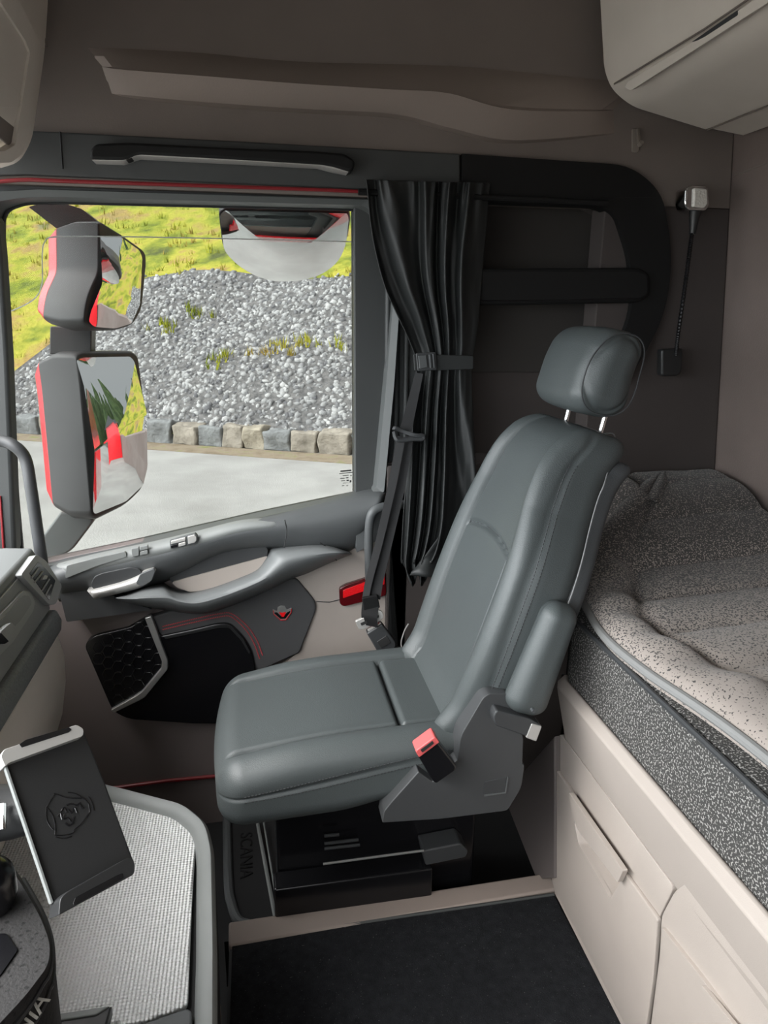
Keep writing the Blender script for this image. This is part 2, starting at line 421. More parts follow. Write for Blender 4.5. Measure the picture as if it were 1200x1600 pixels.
# coat hook
t = root('coat_hook', PY(996, 220, YW), 'small brown plastic coat hook under the end of the ledge', 'coat hook')
panel('back_plate', rp([(988, 200), (999, 200), (999, 238), (988, 238)], 4), ('y', YW-.006), (0, .01, 0), M['hook'], t, bevel=.002)
MB().tube(cr([PY(997, 203, YW-.01), PY(998, 216, YW-.03), PY(999, 226, YW-.045), PY(1003, 222, YW-.058)], 5), .006, 8).build('hook_arm', M['hook'], t)

# gooseneck reading lamp on the rear part of the side wall
t = root('reading_lamp', PY(1050, 565, YW), 'black gooseneck reading lamp with a chrome and ribbed lens head beside the rear wall', 'reading lamp')
panel('wall_base', rp([(1034, 546), (1068, 544), (1066, 580), (1060, 588), (1034, 588)], 5), ('y', YW-.03), (0, .03, 0), M['plastic_black'], t, bevel=.006)
neck = cr([PY(1056, 556, YW-.03), PY(1060, 520, YW-.045), PY(1070, 450, YW-.06), PY(1078, 390, YW-.065), PY(1083, 352, YW-.06)], 24)
mb = MB(); mb.tube(neck, [.0052+.0012*(i % 2) for i in range(len(neck))], 10); mb.build('gooseneck', M['gloss_black'], t, angle=10)
MB().tube([PY(1082, 366, YW-.06), PY(1085, 336, YW-.06), PY(1087, 328, YW-.06)], [.009, .014, .02], 14).build('collar', M['plastic_black'], t)
hd = panel('lamp_head', rp([(1072, 294), (1082, 289), (1107, 291), (1109, 320), (1104, 329), (1074, 328), (1070, 318)], 4), ('y', YW-.085), (0, .05, 0), M['chrome'], t, bevel=.005)
panel('lamp_lens', rp([(1085, 293), (1105, 295), (1106, 318), (1101, 325), (1084, 323)], 3), ('y', YW-.092), (0, .02, 0), M['lamp_lens'], hd, bevel=.003)

# grab handle above the door
t = root('grab_handle', PY(350, 245, YW), 'long black grab handle on the header above the door window', 'grab handle')
sil = [(141, 232), (150, 224), (200, 222), (350, 230), (500, 236), (540, 240), (556, 252), (552, 266), (545, 268), (520, 260), (500, 257), (350, 248), (215, 241), (195, 250), (140, 249)]
panel('handle_bar', rp(sil, 8), ('y', YW-.075), (0, .055, 0), M['trim_black'], t, bevel=.008)
panel('under_strip', rp([(142, 250), (190, 252), (214, 243), (350, 250), (498, 258), (520, 264), (546, 269), (520, 255.5), (498, 253.5), (350, 246), (212, 239), (186, 245)], 3), ('y', YW-.07), (0, .05, 0), M['alu'], t, bevel=.002)

# ------------------------------------------------------------------ outside
GZ = -1.6
def ground_mat(name, stops, scale, bump=0, bscale=30, rough=.9):
    m = bpy.data.materials.new(name); m.use_nodes = True; k = NT(m); bs = k.n['Principled BSDF']; bs.inputs['Roughness'].default_value = rough
    bs.inputs['Specular IOR Level'].default_value = .2
    tc = k.new('ShaderNodeTexCoord'); nz = k.new('ShaderNodeTexNoise'); nz.inputs['Scale'].default_value = scale; nz.inputs['Detail'].default_value = 8; nz.inputs['Roughness'].default_value = .62
    k.link(tc.outputs['Object'], nz.inputs['Vector']); r = k.new('ShaderNodeValToRGB'); e = r.color_ramp.elements
    for i, (p, c) in enumerate(stops):
        if i < 2: el = e[i]; el.position = p
        else: el = e.new(p)
        el.color = (*c, 1)
    k.link(nz.outputs['Fac'], r.inputs['Fac']); k.link(r.outputs['Color'], bs.inputs['Base Color'])
    if bump:
        n2 = k.new('ShaderNodeTexNoise'); n2.inputs['Scale'].default_value = bscale; n2.inputs['Detail'].default_value = 5
        k.link(tc.outputs['Object'], n2.inputs['Vector']); bp = k.new('ShaderNodeBump'); bp.inputs['Strength'].default_value = bump; bp.inputs['Distance'].default_value = .05
        k.link(n2.outputs['Fac'], bp.inputs['Height']); k.link(bp.outputs['Normal'], bs.inputs['Normal'])
    return m
m_asph = ground_mat('asphalt', [(.3, (.27, .265, .25)), (.5, (.34, .335, .32)), (.68, (.4, .395, .375))], .55, .3, 40)
m_grass = ground_mat('grass', [(.34, (.08, .095, .03)), (.44, (.2, .23, .03)), (.52, (.36, .34, .05)), (.6, (.33, .22, .08)), (.68, (.2, .19, .09))], .5, 1, 6)
m_tuft = ground_mat('tuft', [(.35, (.16, .2, .02)), (.5, (.34, .34, .03)), (.62, (.36, .26, .07))], .4)
m_rock = ground_mat('rubble', [(.3, (.13, .13, .13)), (.5, (.25, .25, .25)), (.7, (.42, .42, .42))], 3.2, .4, 25)
m_rockbase = ground_mat('rubble_base', [(.35, (.07, .07, .07)), (.6, (.17, .165, .16))], 6, .5, 20)
m_block = [ground_mat('block_%d' % i, [(.3, c), (.55, tuple(x*1.5 for x in c)), (.75, tuple(x*1.9 for x in c))], 3.5, .9, 9) for i, c in enumerate([(.2, .18, .15), (.24, .215, .17), (.15, .155, .155)])]
m_verge = ground_mat('verge', [(.35, (.2, .16, .11)), (.55, (.28, .23, .17)), (.7, (.2, .22, .08))], 3, .5, 30)
m_conc = ground_mat('concrete', [(.3, (.27, .22, .2)), (.7, (.36, .31, .29))], 1.0, .2, 20)
m_leaf = ground_mat('leafage', [(.35, (.02, .035, .015)), (.6, (.05, .075, .03))], 2)
# line of the stone kerb and the slope behind it
A0, A1 = PZ(30, 678, GZ), PZ(580, 715, GZ)
D = (A1-A0).normalized(); NRM = Vector((-D.y, D.x, 0))
SL = .62
def slope_pt(t, s, z0=GZ+.35):            # t along the kerb, s up the slope
    return A0 + D*t + NRM*(.35+s) + Vector((0, 0, z0-GZ+SL*s))
def slope_pix(u, v):
    n = (slope_pt(1, 0)-slope_pt(0, 0)).cross(slope_pt(0, 1)-slope_pt(0, 0)); p = PP(u, v, slope_pt(0, 0), n); q = p-slope_pt(0, 0)
    return q.dot(D), (q-D*q.dot(D)).dot(NRM)
b = MB(); b.box((20, 6, GZ-.2), (60, 46, .2))
struct(b.build('ground_asphalt', m_asph), 'pale grey asphalt yard beyond the door window', 'ground')
gx = [slope_pix(u, v) for u, v in ((20, 590), (100, 510), (225, 432), (400, 430), (590, 440))]
S_TOP = gx[3][1]
def s_top(t):
    (ta, sa), (tb, sb), (tc_, sc) = gx[2], gx[3], gx[4]
    if t < ta: return sa
    return sa+(sb-sa)*(t-ta)/(tb-ta) if t < tb else sb+(sc-sb)*min(2, (t-tb)/(tc_-tb))
def s_left(t):                             # the rubble starts where the slope is right of this line
    pts_ = [gx[0], gx[1], gx[2]]
    if t <= pts_[0][0]: return pts_[0][1]+(t-pts_[0][0])*.6
    for (ta, sa), (tb, sb) in zip(pts_, pts_[1:]):
        if t <= tb: return sa+(sb-sa)*(t-ta)/(tb-ta)
    return 99
nt, ns = 60, 50
vs = [];
for i in range(nt+1):
    for j in range(ns+1):
        t_ = -22+58*i/nt; s_ = -.2+44*(j/ns)**1.4
        p = slope_pt(t_, s_); zadd = 0
        if s_ > S_TOP: p.z -= (s_-S_TOP)*.1
        p.z += .35*noise.noise(Vector((t_*.35, s_*.35, 3)))*min(1, max(0, s_)/3)
        if s_left(t_) > s_ > -.1 and s_ < s_top(t_): p.z -= .05
        vs.append(p)
fs = [(i*(ns+1)+j, (i+1)*(ns+1)+j, (i+1)*(ns+1)+j+1, i*(ns+1)+j+1) for i in range(nt) for j in range(ns)]
struct(link('hill', fix(me_from(vs, fs)), m_grass), 'grassy yellow green hillside above the rubble slope', 'hillside')
# rubble: base sheet and thousands of angular stones
pts = []
tries = 0
while len(pts) < 15000 and tries < 90000:
    tries += 1
    t_ = random.uniform(-3, 24); s_ = random.uniform(-.1, S_TOP+1.2)
    if s_ > s_top(t_)+random.gauss(0, .1) or s_ > s_left(t_)+random.gauss(0, .25): continue
    pts.append((t_, s_))
ico = bmesh.new(); bmesh.ops.create_icosphere(ico, subdivisions=1, radius=1)
iv = np.array([v.co for v in ico.verts]); jf = np.array([[v.index for v in f.verts] for f in ico.faces]); ico.free()
V = []; Fc = []
for q, (t_, s_) in enumerate(pts):
    p = slope_pt(t_, s_); p.z += .35*noise.noise(Vector((t_*.35, s_*.35, 3)))*min(1, max(0, s_)/3)
    sc = RNG.uniform(.04, .125)*np.array([1, RNG.uniform(.6, 1), RNG.uniform(.4, .8)])
    w = iv*sc*RNG.uniform(.75, 1.25, (len(iv), 1))
    a = RNG.normal(size=(3, 3)); Q, _ = np.linalg.qr(a); w = w@Q
    V.append(w+np.array(p)); Fc.append(jf+q*len(iv))
V = np.concatenate(V); Fc = np.concatenate(Fc)
me = bpy.data.meshes.new('rubble'); me.vertices.add(len(V)); me.vertices.foreach_set('co', V.astype(np.float32).ravel())
me.loops.add(Fc.size); me.loops.foreach_set('vertex_index', Fc.astype(np.int32).ravel())
me.polygons.add(len(Fc)); me.polygons.foreach_set('loop_start', np.arange(0, Fc.size, 3, dtype=np.int32)); me.update(calc_edges=True); me.validate()
# colour per stone through a position based cell noise
m = bpy.data.materials.new('rubble_stone'); m.use_nodes = True; k = NT(m); bs = k.n['Principled BSDF']; bs.inputs['Roughness'].default_value = .85
gm = k.new('ShaderNodeNewGeometry'); rr = k.new('ShaderNodeValToRGB'); rr.color_ramp.elements[0].color = (.1, .1, .105, 1); rr.color_ramp.elements[1].color = (.42, .42, .41, 1)
k.link(gm.outputs['Random Per Island'], rr.inputs['Fac']); k.link(rr.outputs['Color'], bs.inputs['Base Color'])
o = link('rubble', me, m, smooth=False); tag(o, 'grey broken rubble covering the slope behind the stone kerb', 'rubble', kind='stuff')
vs = []; fs = []
for i in range(81):
    for j in range(31):
        t_ = -3+27*i/80; lim = min(s_top(t_), max(-.1, s_left(t_))); s_ = -.15+(lim+.15)*j/30
        p = slope_pt(t_, s_); p.z += .35*noise.noise(Vector((t_*.35, s_*.35, 3)))*min(1, max(0, s_)/3)+.03; vs.append(p)
fs = [(i*31+j, (i+1)*31+j, (i+1)*31+j+1, i*31+j+1) for i in range(80) for j in range(30)]
struct(link('ground_slope', fix(me_from(vs, fs)), m_rockbase), 'dark gravel bed under the rubble on the slope', 'ground')
# grass tufts on the hill and a few in the rubble
V = []; Fq = []
def tuft(p, h, n, spread):
    for _ in range(n):
        a = random.uniform(0, 6.28); w = h*.09; d = Vector((math.cos(a), math.sin(a), 0)); base = p+d*random.uniform(0, spread)
        tip = base+Vector((random.gauss(0, .3), random.gauss(0, .3), 1)).normalized()*h*random.uniform(.6, 1.2); sd = Vector((-d.y, d.x, 0))*w
        k_ = len(V); V.extend([base-sd, base+sd, tip]); Fq.append((k_, k_+1, k_+2))
def hill_z(t_, s_):
    p = slope_pt(t_, s_)
    if s_ > S_TOP: p.z -= (s_-S_TOP)*.1
    p.z += .35*noise.noise(Vector((t_*.35, s_*.35, 3)))*min(1, max(0, s_)/3); return p
for _ in range(2600):
    t_ = random.uniform(-14, 24); s_ = random.uniform(0, 1)**1.3*24
    if s_ < min(s_top(t_), s_left(t_)) - .1: continue
    tuft(hill_z(t_, s_), random.uniform(.12, .3), 7, .25)
for (u, v) in ((305, 480), (300, 490), (410, 560), (335, 575), (355, 560), (530, 545), (440, 545), (470, 540), (455, 555), (250, 520), (255, 510)):
    t_, s_ = slope_pix(u, v)
    for _ in range(5): tuft(hill_z(t_+random.gauss(0, .2), s_+random.gauss(0, .12)), .28, 8, .15)
o = link('grass_tufts', me_from(V, Fq), m_tuft, smooth=False); tag(o, 'tufts of yellow green grass on the hillside', 'grass', kind='stuff')
# verge of grit in front of the stones
b = MB(); q = [A0-D*14-NRM*.0, A0+D*26-NRM*.0, A0+D*26-NRM*.9, A0-D*14-NRM*.7]
b.prism([p+Vector((0, 0, .015)) for p in q], (0, 0, -.03)); struct(b.build('ground_verge', m_verge), 'strip of brown grit at the foot of the stone kerb', 'ground')
# kerb blocks: every block its own object, widths taken along the line in the photograph
cuts_px = [20, 62, 100, 160, 222, 268, 308, 345, 378, 410, 452, 494, 548, 592, 640]
def kerb_t(u):
    n = NRM; p = PP(u, 705, A0, n); return (p-A0).dot(D)
cuts = [kerb_t(u) for u in cuts_px]
ordw = ['last', 'tenth']
names = {1: 'next to the rear edge of the window', 2: 'second', 3: 'third', 4: 'fourth', 5: 'fifth', 6: 'sixth', 7: 'seventh', 8: 'eighth', 9: 'ninth', 10: 'tenth', 11: 'eleventh', 12: 'twelfth', 13: 'thirteenth', 14: 'fourteenth'}
tone = ['beige', 'pale tan', 'blue grey']
seq = [2, 0, 1, 0, 2, 0, 2, 0, 1, 2, 0, 0, 2, 1]
for i in range(len(cuts)-1):
    w = (cuts[i+1]-cuts[i])/2; c = A0+D*(cuts[i]+w)+NRM*.32
    hgt = random.uniform(.43, .52)/2; rnd = random.Random(i)
    def fn(p, c=c, rnd_s=i*7.3):
        q = Vector(p); nv = Vector((noise.noise(Vector((p[0]*3+rnd_s, p[1]*3, p[2]*3))), noise.noise(Vector((p[0]*3, p[1]*3+rnd_s, p[2]*3+9))), noise.noise(Vector((p[0]*3, p[1]*3+5, p[2]*3+rnd_s)))))
        q += nv*.07
        return c+D*q.x+NRM*q.y+Vector((0, 0, q.z))
    c.z = GZ+hgt
    o = soft('stone_block', (w*.95, .3, hgt+.02), .05, (8, 6, 6), fn, m_block[seq[i]], ne=3)
    k_ = len(cuts)-1-i
    tag(o, ('%s stone kerb block %s' % (tone[seq[i]], names[1])) if k_ == 1 else '%s stone kerb block, %s from the rear edge of the window' % (tone[seq[i]], names[k_]), 'stone block', 'stone kerb blocks at the foot of the slope')
# what the mirrors look back on
b = MB(); b.box((16, 5.7, GZ+1.1), (11.5, .15, 1.1)); o = b.build('concrete_wall', m_conc, bevel=.03)
tag(o, 'brown grey concrete wall reflected in the door mirrors', 'concrete wall')
b = MB(); b.box((17.5, 4.2, .15), (1.2, 1.25, 1.75)); t = b.build('red_shed', M['red_paint'], bevel=.02); tag(t, 'small red shed reflected in the lower door mirror', 'shed')
MB().prism([Vector((16.1, 2.7, 1.9)), Vector((16.1, 5.7, 1.9)), Vector((16.1, 4.2, 2.7))], (2.8, 0, 0)).build('roof', M['plastic_dark'], t)
for i in range(32):
    x = 30+(i%4)*5; y = -8+(i//4)*4.2+(i%4)*1.6; h = random.uniform(9, 13); mb = MB(); rings = []
    for k_ in range(9):
        f = k_/8; rr_ = (1-f)*h*.105+.1; rings.append([Vector((x+rr_*(1+.35*((j+k_) % 2))*math.cos(j*.524), y+rr_*(1+.35*((j+k_) % 2))*math.sin(j*.524), GZ+.6+f*h)) for j in range(12)])
    mb.loft(rings); o = mb.build('conifer_tree', m_leaf, smooth=False)
    tag(o, 'dark conifer in the row of trees reflected in the mirrors', 'tree', 'trees reflected in the mirrors')
# ------------------------------------------------------------------ passenger door
def bulge(name, up, lo, y0, d, m, parent, n=8, back=.03, sub=6, power=1.0, smoothpts=True, bias=.5):
    """a rounded moulding between an upper and a lower pixel line, standing d proud of plane y0"""
    U = cr(up, sub) if smoothpts else up; L_ = cr(lo, sub) if smoothpts else lo
    N = len(U); rings = []
    for i in range(N):
        a, c = U[i], L_[i]; e = min(1, i/3, (N-1-i)/3); e = .35+.65*math.sqrt(max(0, 1-(1-e)**2)); r_ = []
        for k in range(n+1):
            f = k/n; h = math.sin(math.pi*f**(math.log(.5)/math.log(bias)))**power*d*e; u, v = a[0]+(c[0]-a[0])*f, a[1]+(c[1]-a[1])*f
            r_.append(PY(u, v, y0-h))
        r_ += [Vector((r_[-1].x, y0+back, r_[-1].z)), Vector((r_[0].x, y0+back, r_[0].z))]
        rings.append(r_)
    return MB().loft(rings).build(name, m, parent, angle=40)
door = root('door_1', PY(330, 1100, 2.05), 'passenger door with grey armrest, fabric insert and window opening', 'door', kind='structure')
YD = 2.03
# window frame: outer minus glass opening, as a ring
go = rp([(6, 330), (40, 318), (100, 317), (560, 328), (584, 348), (606, 420), (606, 470), (578, 766), (420, 803), (78, 880), (36, 880), (20, 700), (5, 400)], [16, 14, 8, 14, 14, 30, 20, 2, 10, 2, 2, 60, 60], 6)
fo = rp([(-40, 300), (0, 299), (60, 296), (575, 312), (618, 330), (626, 450), (616, 600), (600, 769), (420, 806), (78, 884), (10, 900), (-40, 900)], 3, 6)
def ring_mesh(inner, outer, y, depth, n=90):
    def res(p, n):
        P = [np.array(q, float) for q in p]; P.append(P[0]); Ls = [0]
        for a, b_ in zip(P, P[1:]): Ls.append(Ls[-1]+np.linalg.norm(b_-a))
        return P, Ls
    cx, cy = 310, 560
    def hit(poly, ang):
        dx, dy = math.cos(ang), math.sin(ang); best = None
        for (x1, y1), (x2, y2) in zip(poly, poly[1:]+poly[:1]):
            den = dx*(y2-y1)-dy*(x2-x1)
            if abs(den) < 1e-9: continue
            t = ((x1-cx)*(y2-y1)-(y1-cy)*(x2-x1))/den; s = ((x1-cx)*dy-(y1-cy)*dx)/den
            if t > 0 and -1e-6 <= s <= 1+1e-6 and (best is None or t > best): best = t
        return (cx+dx*best, cy+dy*best)
    angs = sorted(set([2*math.pi*k/n for k in range(n)]+[math.atan2(y_-cy, x_-cx) % (2*math.pi) for x_, y_ in inner+outer]))
    I = [hit(inner, a) for a in angs]; O_ = [hit(outer, a) for a in angs]
    return I, O_
I, O_ = ring_mesh(go, fo, YD, .04)
rings = []
for k_ in range(len(I)):
    a, c = I[k_], O_[k_]; mid_ = (a[0]+(c[0]-a[0])*.45, a[1]+(c[1]-a[1])*.45)
    pi = PY(a[0], a[1], YD+.03); pm = PY(mid_[0], mid_[1], YD-.02); pc = PY(c[0], c[1], YD-.03)
    rings.append([pi, pm, pc, Vector((pc.x, YD+.05, pc.z)), Vector((pi.x, YD+.05, pi.z))])
N = len(rings); vs = [p for r_ in rings for p in r_]; fs = []
for i in range(N):
    for k_ in range(5): fs.append((i*5+k_, i*5+(k_+1) % 5, ((i+1) % N)*5+(k_+1) % 5, ((i+1) % N)*5+k_))
fr = link('window_frame', fix(me_from(vs, fs)), M['frame_grey'], door, bevel=.003, angle=25)
# thin black seal round the glass, red seal line along the top of the door
gl = [PY(a, c, YD+.026) for a, c in go]
mb = MB(); mb.tube(gl+[gl[0]], .004, 6, cap=False); mb.build('glass_seal', M['plastic_black'], door)
mb = MB(); mb.tube(cr([PY(-30, 286, 1.985), PY(40, 281, 1.985), PY(100, 283, 1.985), PY(400, 293, 1.985), PY(580, 300, 1.985), PY(660, 306, 1.985)], 8), .0045, 8); mb.build('red_seal', M['red_seal'], door)
panel('top_flange', [(-40, 280), (40, 278), (300, 290), (600, 302), (660, 306), (660, 330), (575, 313), (60, 297), (-40, 302)], ('y', YD-.004), (0, .03, 0), M['trim_dark'], door, bevel=.003)
# glass
go2 = [(a+(a-310)*.012, c+(c-560)*.012) for a, c in go]
gp = MB().prism(pix(go2, ('y', YD+.035)), (0, .004, 0)).build('window_pane', glass_mat('door_glass', GLASS, .06), door, smooth=False)
# the faint print in the corner of the pane
mb = MB()
for (u0, u1, v, t_) in ((532, 549, 736.5, 2.2), (530, 551, 740, 1.1), (535.5, 545, 743.2, 1.2), (531.5, 538.5, 747.6, 1.1), (540.5, 544.5, 746.8, 1.4), (533, 539, 751.3, 1), (541.5, 545, 750.8, 2), (546.5, 549, 752, 3.4), (547.5, 549.5, 743, 1.8), (536, 544, 755, .7), (534, 538, 759, .7), (541, 544, 759, .8)):
    dv = -(u1-u0)*.09
    mb.prism([PY(a, c, YD+.033) for a, c in ((u0, v-t_/2), (u1, v+dv-t_/2), (u1, v+dv+t_/2), (u0, v+t_/2))], (0, .0006, 0))
mb.build('glass_print', M['ink'], gp, smooth=False)
# door card
MB().prism(pix(rp([(40, 884), (420, 806), (600, 768), (612, 800), (607, 1060), (600, 1340), (330, 1350), (100, 1340), (60, 1100)], 6), ('y', YD)), (0, .05, 0)).build('door_card', M['door_brown'], door, bevel=.004)
MB().tube([PY(150, 1235, YD-.004), PY(260, 1220, YD-.004), PY(345, 1212, YD-.004), PY(600, 1190, YD-.004)], .006, 8).build('lower_red_seal', M['red_seal'], door)
# beige rear panel
pb = panel('rear_panel', rp([(440, 905), (520, 872), (560, 848), (598, 790), (614, 780), (607, 1060), (430, 1050), (470, 1015), (470, 930)], 4), ('y', YD-.018), (0, .03, 0), M['beige'], door, bevel=.004)
MB().tube([PY(494, 940, YD-.019), PY(515, 941, YD-.019), PY(531, 937, YD-.019)], .0016, 6).build('seam', M['plastic_dark'], pb)
MB().tube([PY(612, 790, YD-.02), PY(607, 850, YD-.022), PY(605, 960, YD-.022), PY(604, 1000, YD-.02)], .0045, 8).build('rear_red_seal', M['red_paint'], door)
# fabric insert
fi = panel('fabric_insert', rp([(236, 965), (330, 935), (462, 902), (497, 945), (468, 1020), (380, 1060), (245, 1010)], [3, 3, 10, 14, 4, 4, 4]), ('y', YD-.028), (0, .03, 0), mat('insert_fabric', (.06, .06, .062), .75, bump=.4, bscale=500, bdist=.0008), door, bevel=.004)
for dx, dy in ((0, 0), (5, 5)):
    path = cr([PY(a-dx*w_, c+dy*(1-.3*w_), YD-.0298) for a, c, w_ in [(254, 979, 0), (300, 968, 0), (342, 959, 0), (362, 959, .2), (386, 978, .8), (401, 1000, 1), (411, 1026, 1)]], 8)
    dashes(path, .0052, .62, .0017).build('red_stitching', M['red_thread'], fi)
# badge
pb0 = PY(441, 958, YD-.0285)
def bpx(pts): return pix(pts, ('y', YD-.029))
mb = MB()
bd = panel('badge', rp([(426, 952), (433, 955), (434, 949), (439, 946.5), (445, 947), (448, 953), (455.5, 950), (455, 957), (447, 968), (438, 969), (427, 959)], 1), ('y', YD-.031), (0, .005, 0), M['silver'], door, bevel=.0008)
panel('badge_field', rp([(428.5, 957), (433, 957), (438, 962), (444, 962), (449, 956.5), (453.5, 954.5), (453, 957.5), (446, 966.5), (438.5, 967), (429, 959)], .5), ('y', YD-.0322), (0, .003, 0), M['gloss_black'], bd, bevel=.0003)
panel('badge_red', rp([(436, 956.5), (447, 957), (443.5, 964), (440, 964)], .5), ('y', YD-.0335), (0, .003, 0), M['red_lens'], bd, bevel=.0003)
mb = MB()
mb.tube([PY(440.5+3.4*math.cos(t_), 950+2.3*math.sin(t_), YD-.033) for t_ in np.linspace(0, 6.28, 17)], .0011, 6, cap=False)
mb.tube([PY(440.8+4*math.cos(t_), 954.5+2.3*math.sin(t_), YD-.033) for t_ in np.linspace(0, 6.28, 17)], .0011, 6, cap=False)
mb.build('badge_numeral', M['silver'], bd)
mb = MB(); mb.tube([PY(a, c, YD-.032) for a, c in ((427, 954), (428, 959.5), (438.5, 969), (446.5, 968.5), (455, 957), (455.5, 951))], .0011, 6); mb.build('badge_rim', M['red_paint'], bd)
# map pocket
mp = panel('map_pocket', rp([(131, 1008), (146, 994), (205, 980), (232, 962), (252, 994), (300, 984), (342, 974), (360, 974), (382, 996), (394, 1018), (415, 1132), (300, 1131), (200, 1124), (176, 1112)], [10, 10, 8, 3, 3, 8, 14, 14, 20, 14, 4, 10, 14, 14]), ('y', YD-.036), (0, .03, 0), M['gloss_black'], door, bevel=.006)
# speaker grille: hexagon ribs
mb = MB()
gr_poly = [(140, 1005), (205, 985), (228, 972), (252, 1034), (250, 1045), (218, 1083), (178, 1105)]
def inside(p, poly):
    c = False
    for (x1, y1), (x2, y2) in zip(poly, poly[1:]+poly[:1]):
        if (y1 > p[1]) != (y2 > p[1]) and p[0] < (x2-x1)*(p[1]-y1)/(y2-y1)+x1: c = not c
    return c
for i in range(-2, 12):
    for j in range(-2, 14):
        cx_, cy_ = 138+i*15.6, 988+j*18+(9 if i % 2 else 0)-i*3.2
        if not inside((cx_, cy_), gr_poly): continue
        hx = [(cx_+9.5*math.cos(math.radians(60*k_)), cy_+9.5*math.sin(math.radians(60*k_))) for k_ in range(6)]
        mb.tube([PY(a, c, YD-.037) for a, c in hx+[hx[0]]], .0008, 4, cap=False)
mb.build('speaker_grille', M['gloss_black'], mp)
# silver strip
sl_ = [(226, 966), (236, 963), (262, 1032), (262, 1046), (226, 1090), (217, 1095), (178, 1114), (173, 1110), (212, 1088), (222, 1081), (252, 1045), (253, 1034)]
panel('silver_strip', rp(sl_, 2), ('y', YD-.05), (0, .02, 0), M['silver'], door, bevel=.002)
panel('pocket_rim', rp([(256, 995), (300, 986), (342, 977), (360, 977), (380, 998), (391, 1020), (389, 1022), (377, 1001), (358, 981), (342, 981), (300, 990), (258, 999)], 3), ('y', YD-.0385), (0, .006, 0), M['plastic_black'], mp, bevel=.001)

# upper grey bolster running under the window
UP = [(72, 886), (100, 874), (180, 857), (260, 840), (345, 820), (425, 803), (500, 785), (578, 766), (604, 768)]
LOW = [(92, 940), (118, 936), (190, 928), (262, 908), (345, 868), (425, 858), (500, 868), (556, 858), (598, 795)]
bulge('upper_trim', UP, LOW, YD-.005, .085, M['plastic_grey'], door, n=10, power=.55, bias=.42)
# lighter control plate along the sill
CU = [(88, 884), (150, 868), (230, 851), (310, 832), (380, 815), (444, 812)]
CL = [(102, 903), (150, 898), (225, 880), (300, 862), (380, 838), (446, 828)]
bulge('control_plate', CU, CL, YD-.062, .03, M['plastic_mid'], door, n=6, power=.5, back=.02)
panel('plate_line', rp([(104, 884), (150, 872), (196, 862), (198, 870), (150, 885), (102, 904)], 3), ('y', YD-.094), (0, .01, 0), M['plastic_mid'], door, bevel=.001)
# switches
def key(name, pts, m, par, y=YD-.098, th=.012, bv=.0015): return panel(name, rp(pts, 1.5), ('y', y), (0, th, 0), m, par, bevel=bv)
key('switch_key', [(205, 858), (217, 855), (217, 868), (206, 871)], M['plastic_mid'], door)
key('switch_key', [(219, 854.5), (231, 852), (231, 858), (219, 860.5)], M['plastic_mid'], door)
key('switch_key', [(219, 862), (231, 859.5), (231, 865.5), (219, 868)], M['plastic_mid'], door)
bz = key('switch_bezel', [(265, 845), (305, 833), (309, 837), (309, 846), (305, 850), (266, 858)], M['plastic_grey'], door, YD-.099)
key('switch_key', [(267, 845.5), (290, 839.5), (290, 845), (267, 851)], M['alu'], bz, YD-.103, .008)
key('switch_key', [(279, 849.5), (290, 846.5), (290, 852), (279, 854.5)], M['alu'], bz, YD-.103, .008)
key('switch_key', [(267, 852), (278, 849.5), (278, 854.5), (267, 857)], M['gloss_black'], bz, YD-.101, .006)
key('switch_key', [(293, 838.5), (304, 835.5), (307, 839), (307, 845), (304, 848), (294, 850.5)], M['alu'], bz, YD-.103, .008)
# armrest
AU = [(178, 934), (200, 928), (224, 918), (252, 914), (268, 922), (290, 926), (330, 918), (372, 903), (402, 889), (418, 868), (432, 856), (500, 850), (545, 862)]
AL = [(179, 935), (205, 944), (240, 951), (270, 955), (296, 959), (325, 959), (350, 951), (385, 938), (425, 920), (458, 904), (480, 896), (515, 880), (550, 866)]
bulge('armrest', AU, AL, YD-.02, .13, mat('armrest_skin', (.13, .138, .14), .5, bump=.2, bscale=700, bdist=.0006), door, n=10, power=.42, bias=.5)
# pocket above the armrest: dark wall and beige floor
gp_ = [(264, 905), (268, 893), (283, 880), (330, 868), (378, 854), (408, 849), (419, 857), (418, 872), (410, 886), (395, 898), (317, 925), (292, 924), (272, 914)]
po = panel('grab_pocket', rp(gp_, 5), ('y', YD-.03), (0, .01, 0), M['plastic_dark'], door, bevel=.002)
panel('pocket_floor', rp([(268, 910), (419, 869), (414, 884), (396, 899), (330, 922), (296, 925), (276, 918)], 4), ('y', YD-.036), (0, .008, 0), M['beige'], po, bevel=.002)
# dark part under the handle
panel('lower_trim', rp([(93, 928), (142, 922), (180, 932), (228, 949), (238, 953), (104, 972)], 3), ('y', YD-.06), (0, .05, 0), M['plastic_dark'], door, bevel=.005)
panel('underside_trim', rp([(128, 968), (228, 948), (246, 952), (190, 985), (146, 996)], 4), ('y', YD-.022), (0, .02, 0), M['brown_plastic'], door, bevel=.004)
# door pull: recess and silver lever
panel('pull_recess', rp([(142, 914), (146, 902), (158, 896), (204, 886), (218, 889), (222, 897), (180, 914), (146, 922)], 5), ('y', YD-.094), (0, .01, 0), M['plastic_dark'], door, bevel=.002)
ph = bulge('door_pull', [(136, 923), (160, 917), (190, 909), (214, 900), (226, 892), (240, 888)], [(147, 936), (168, 932), (195, 925), (220, 918), (236, 908), (243, 893)], YD-.095, .02, M['alu'], door, n=6, power=.6)
panel('pull_cap', rp([(219, 897), (240, 888), (243, 892), (237, 908), (222, 917), (212, 912)], 3), ('y', YD-.117), (0, .008, 0), M['plastic_grey'], door, bevel=.002)
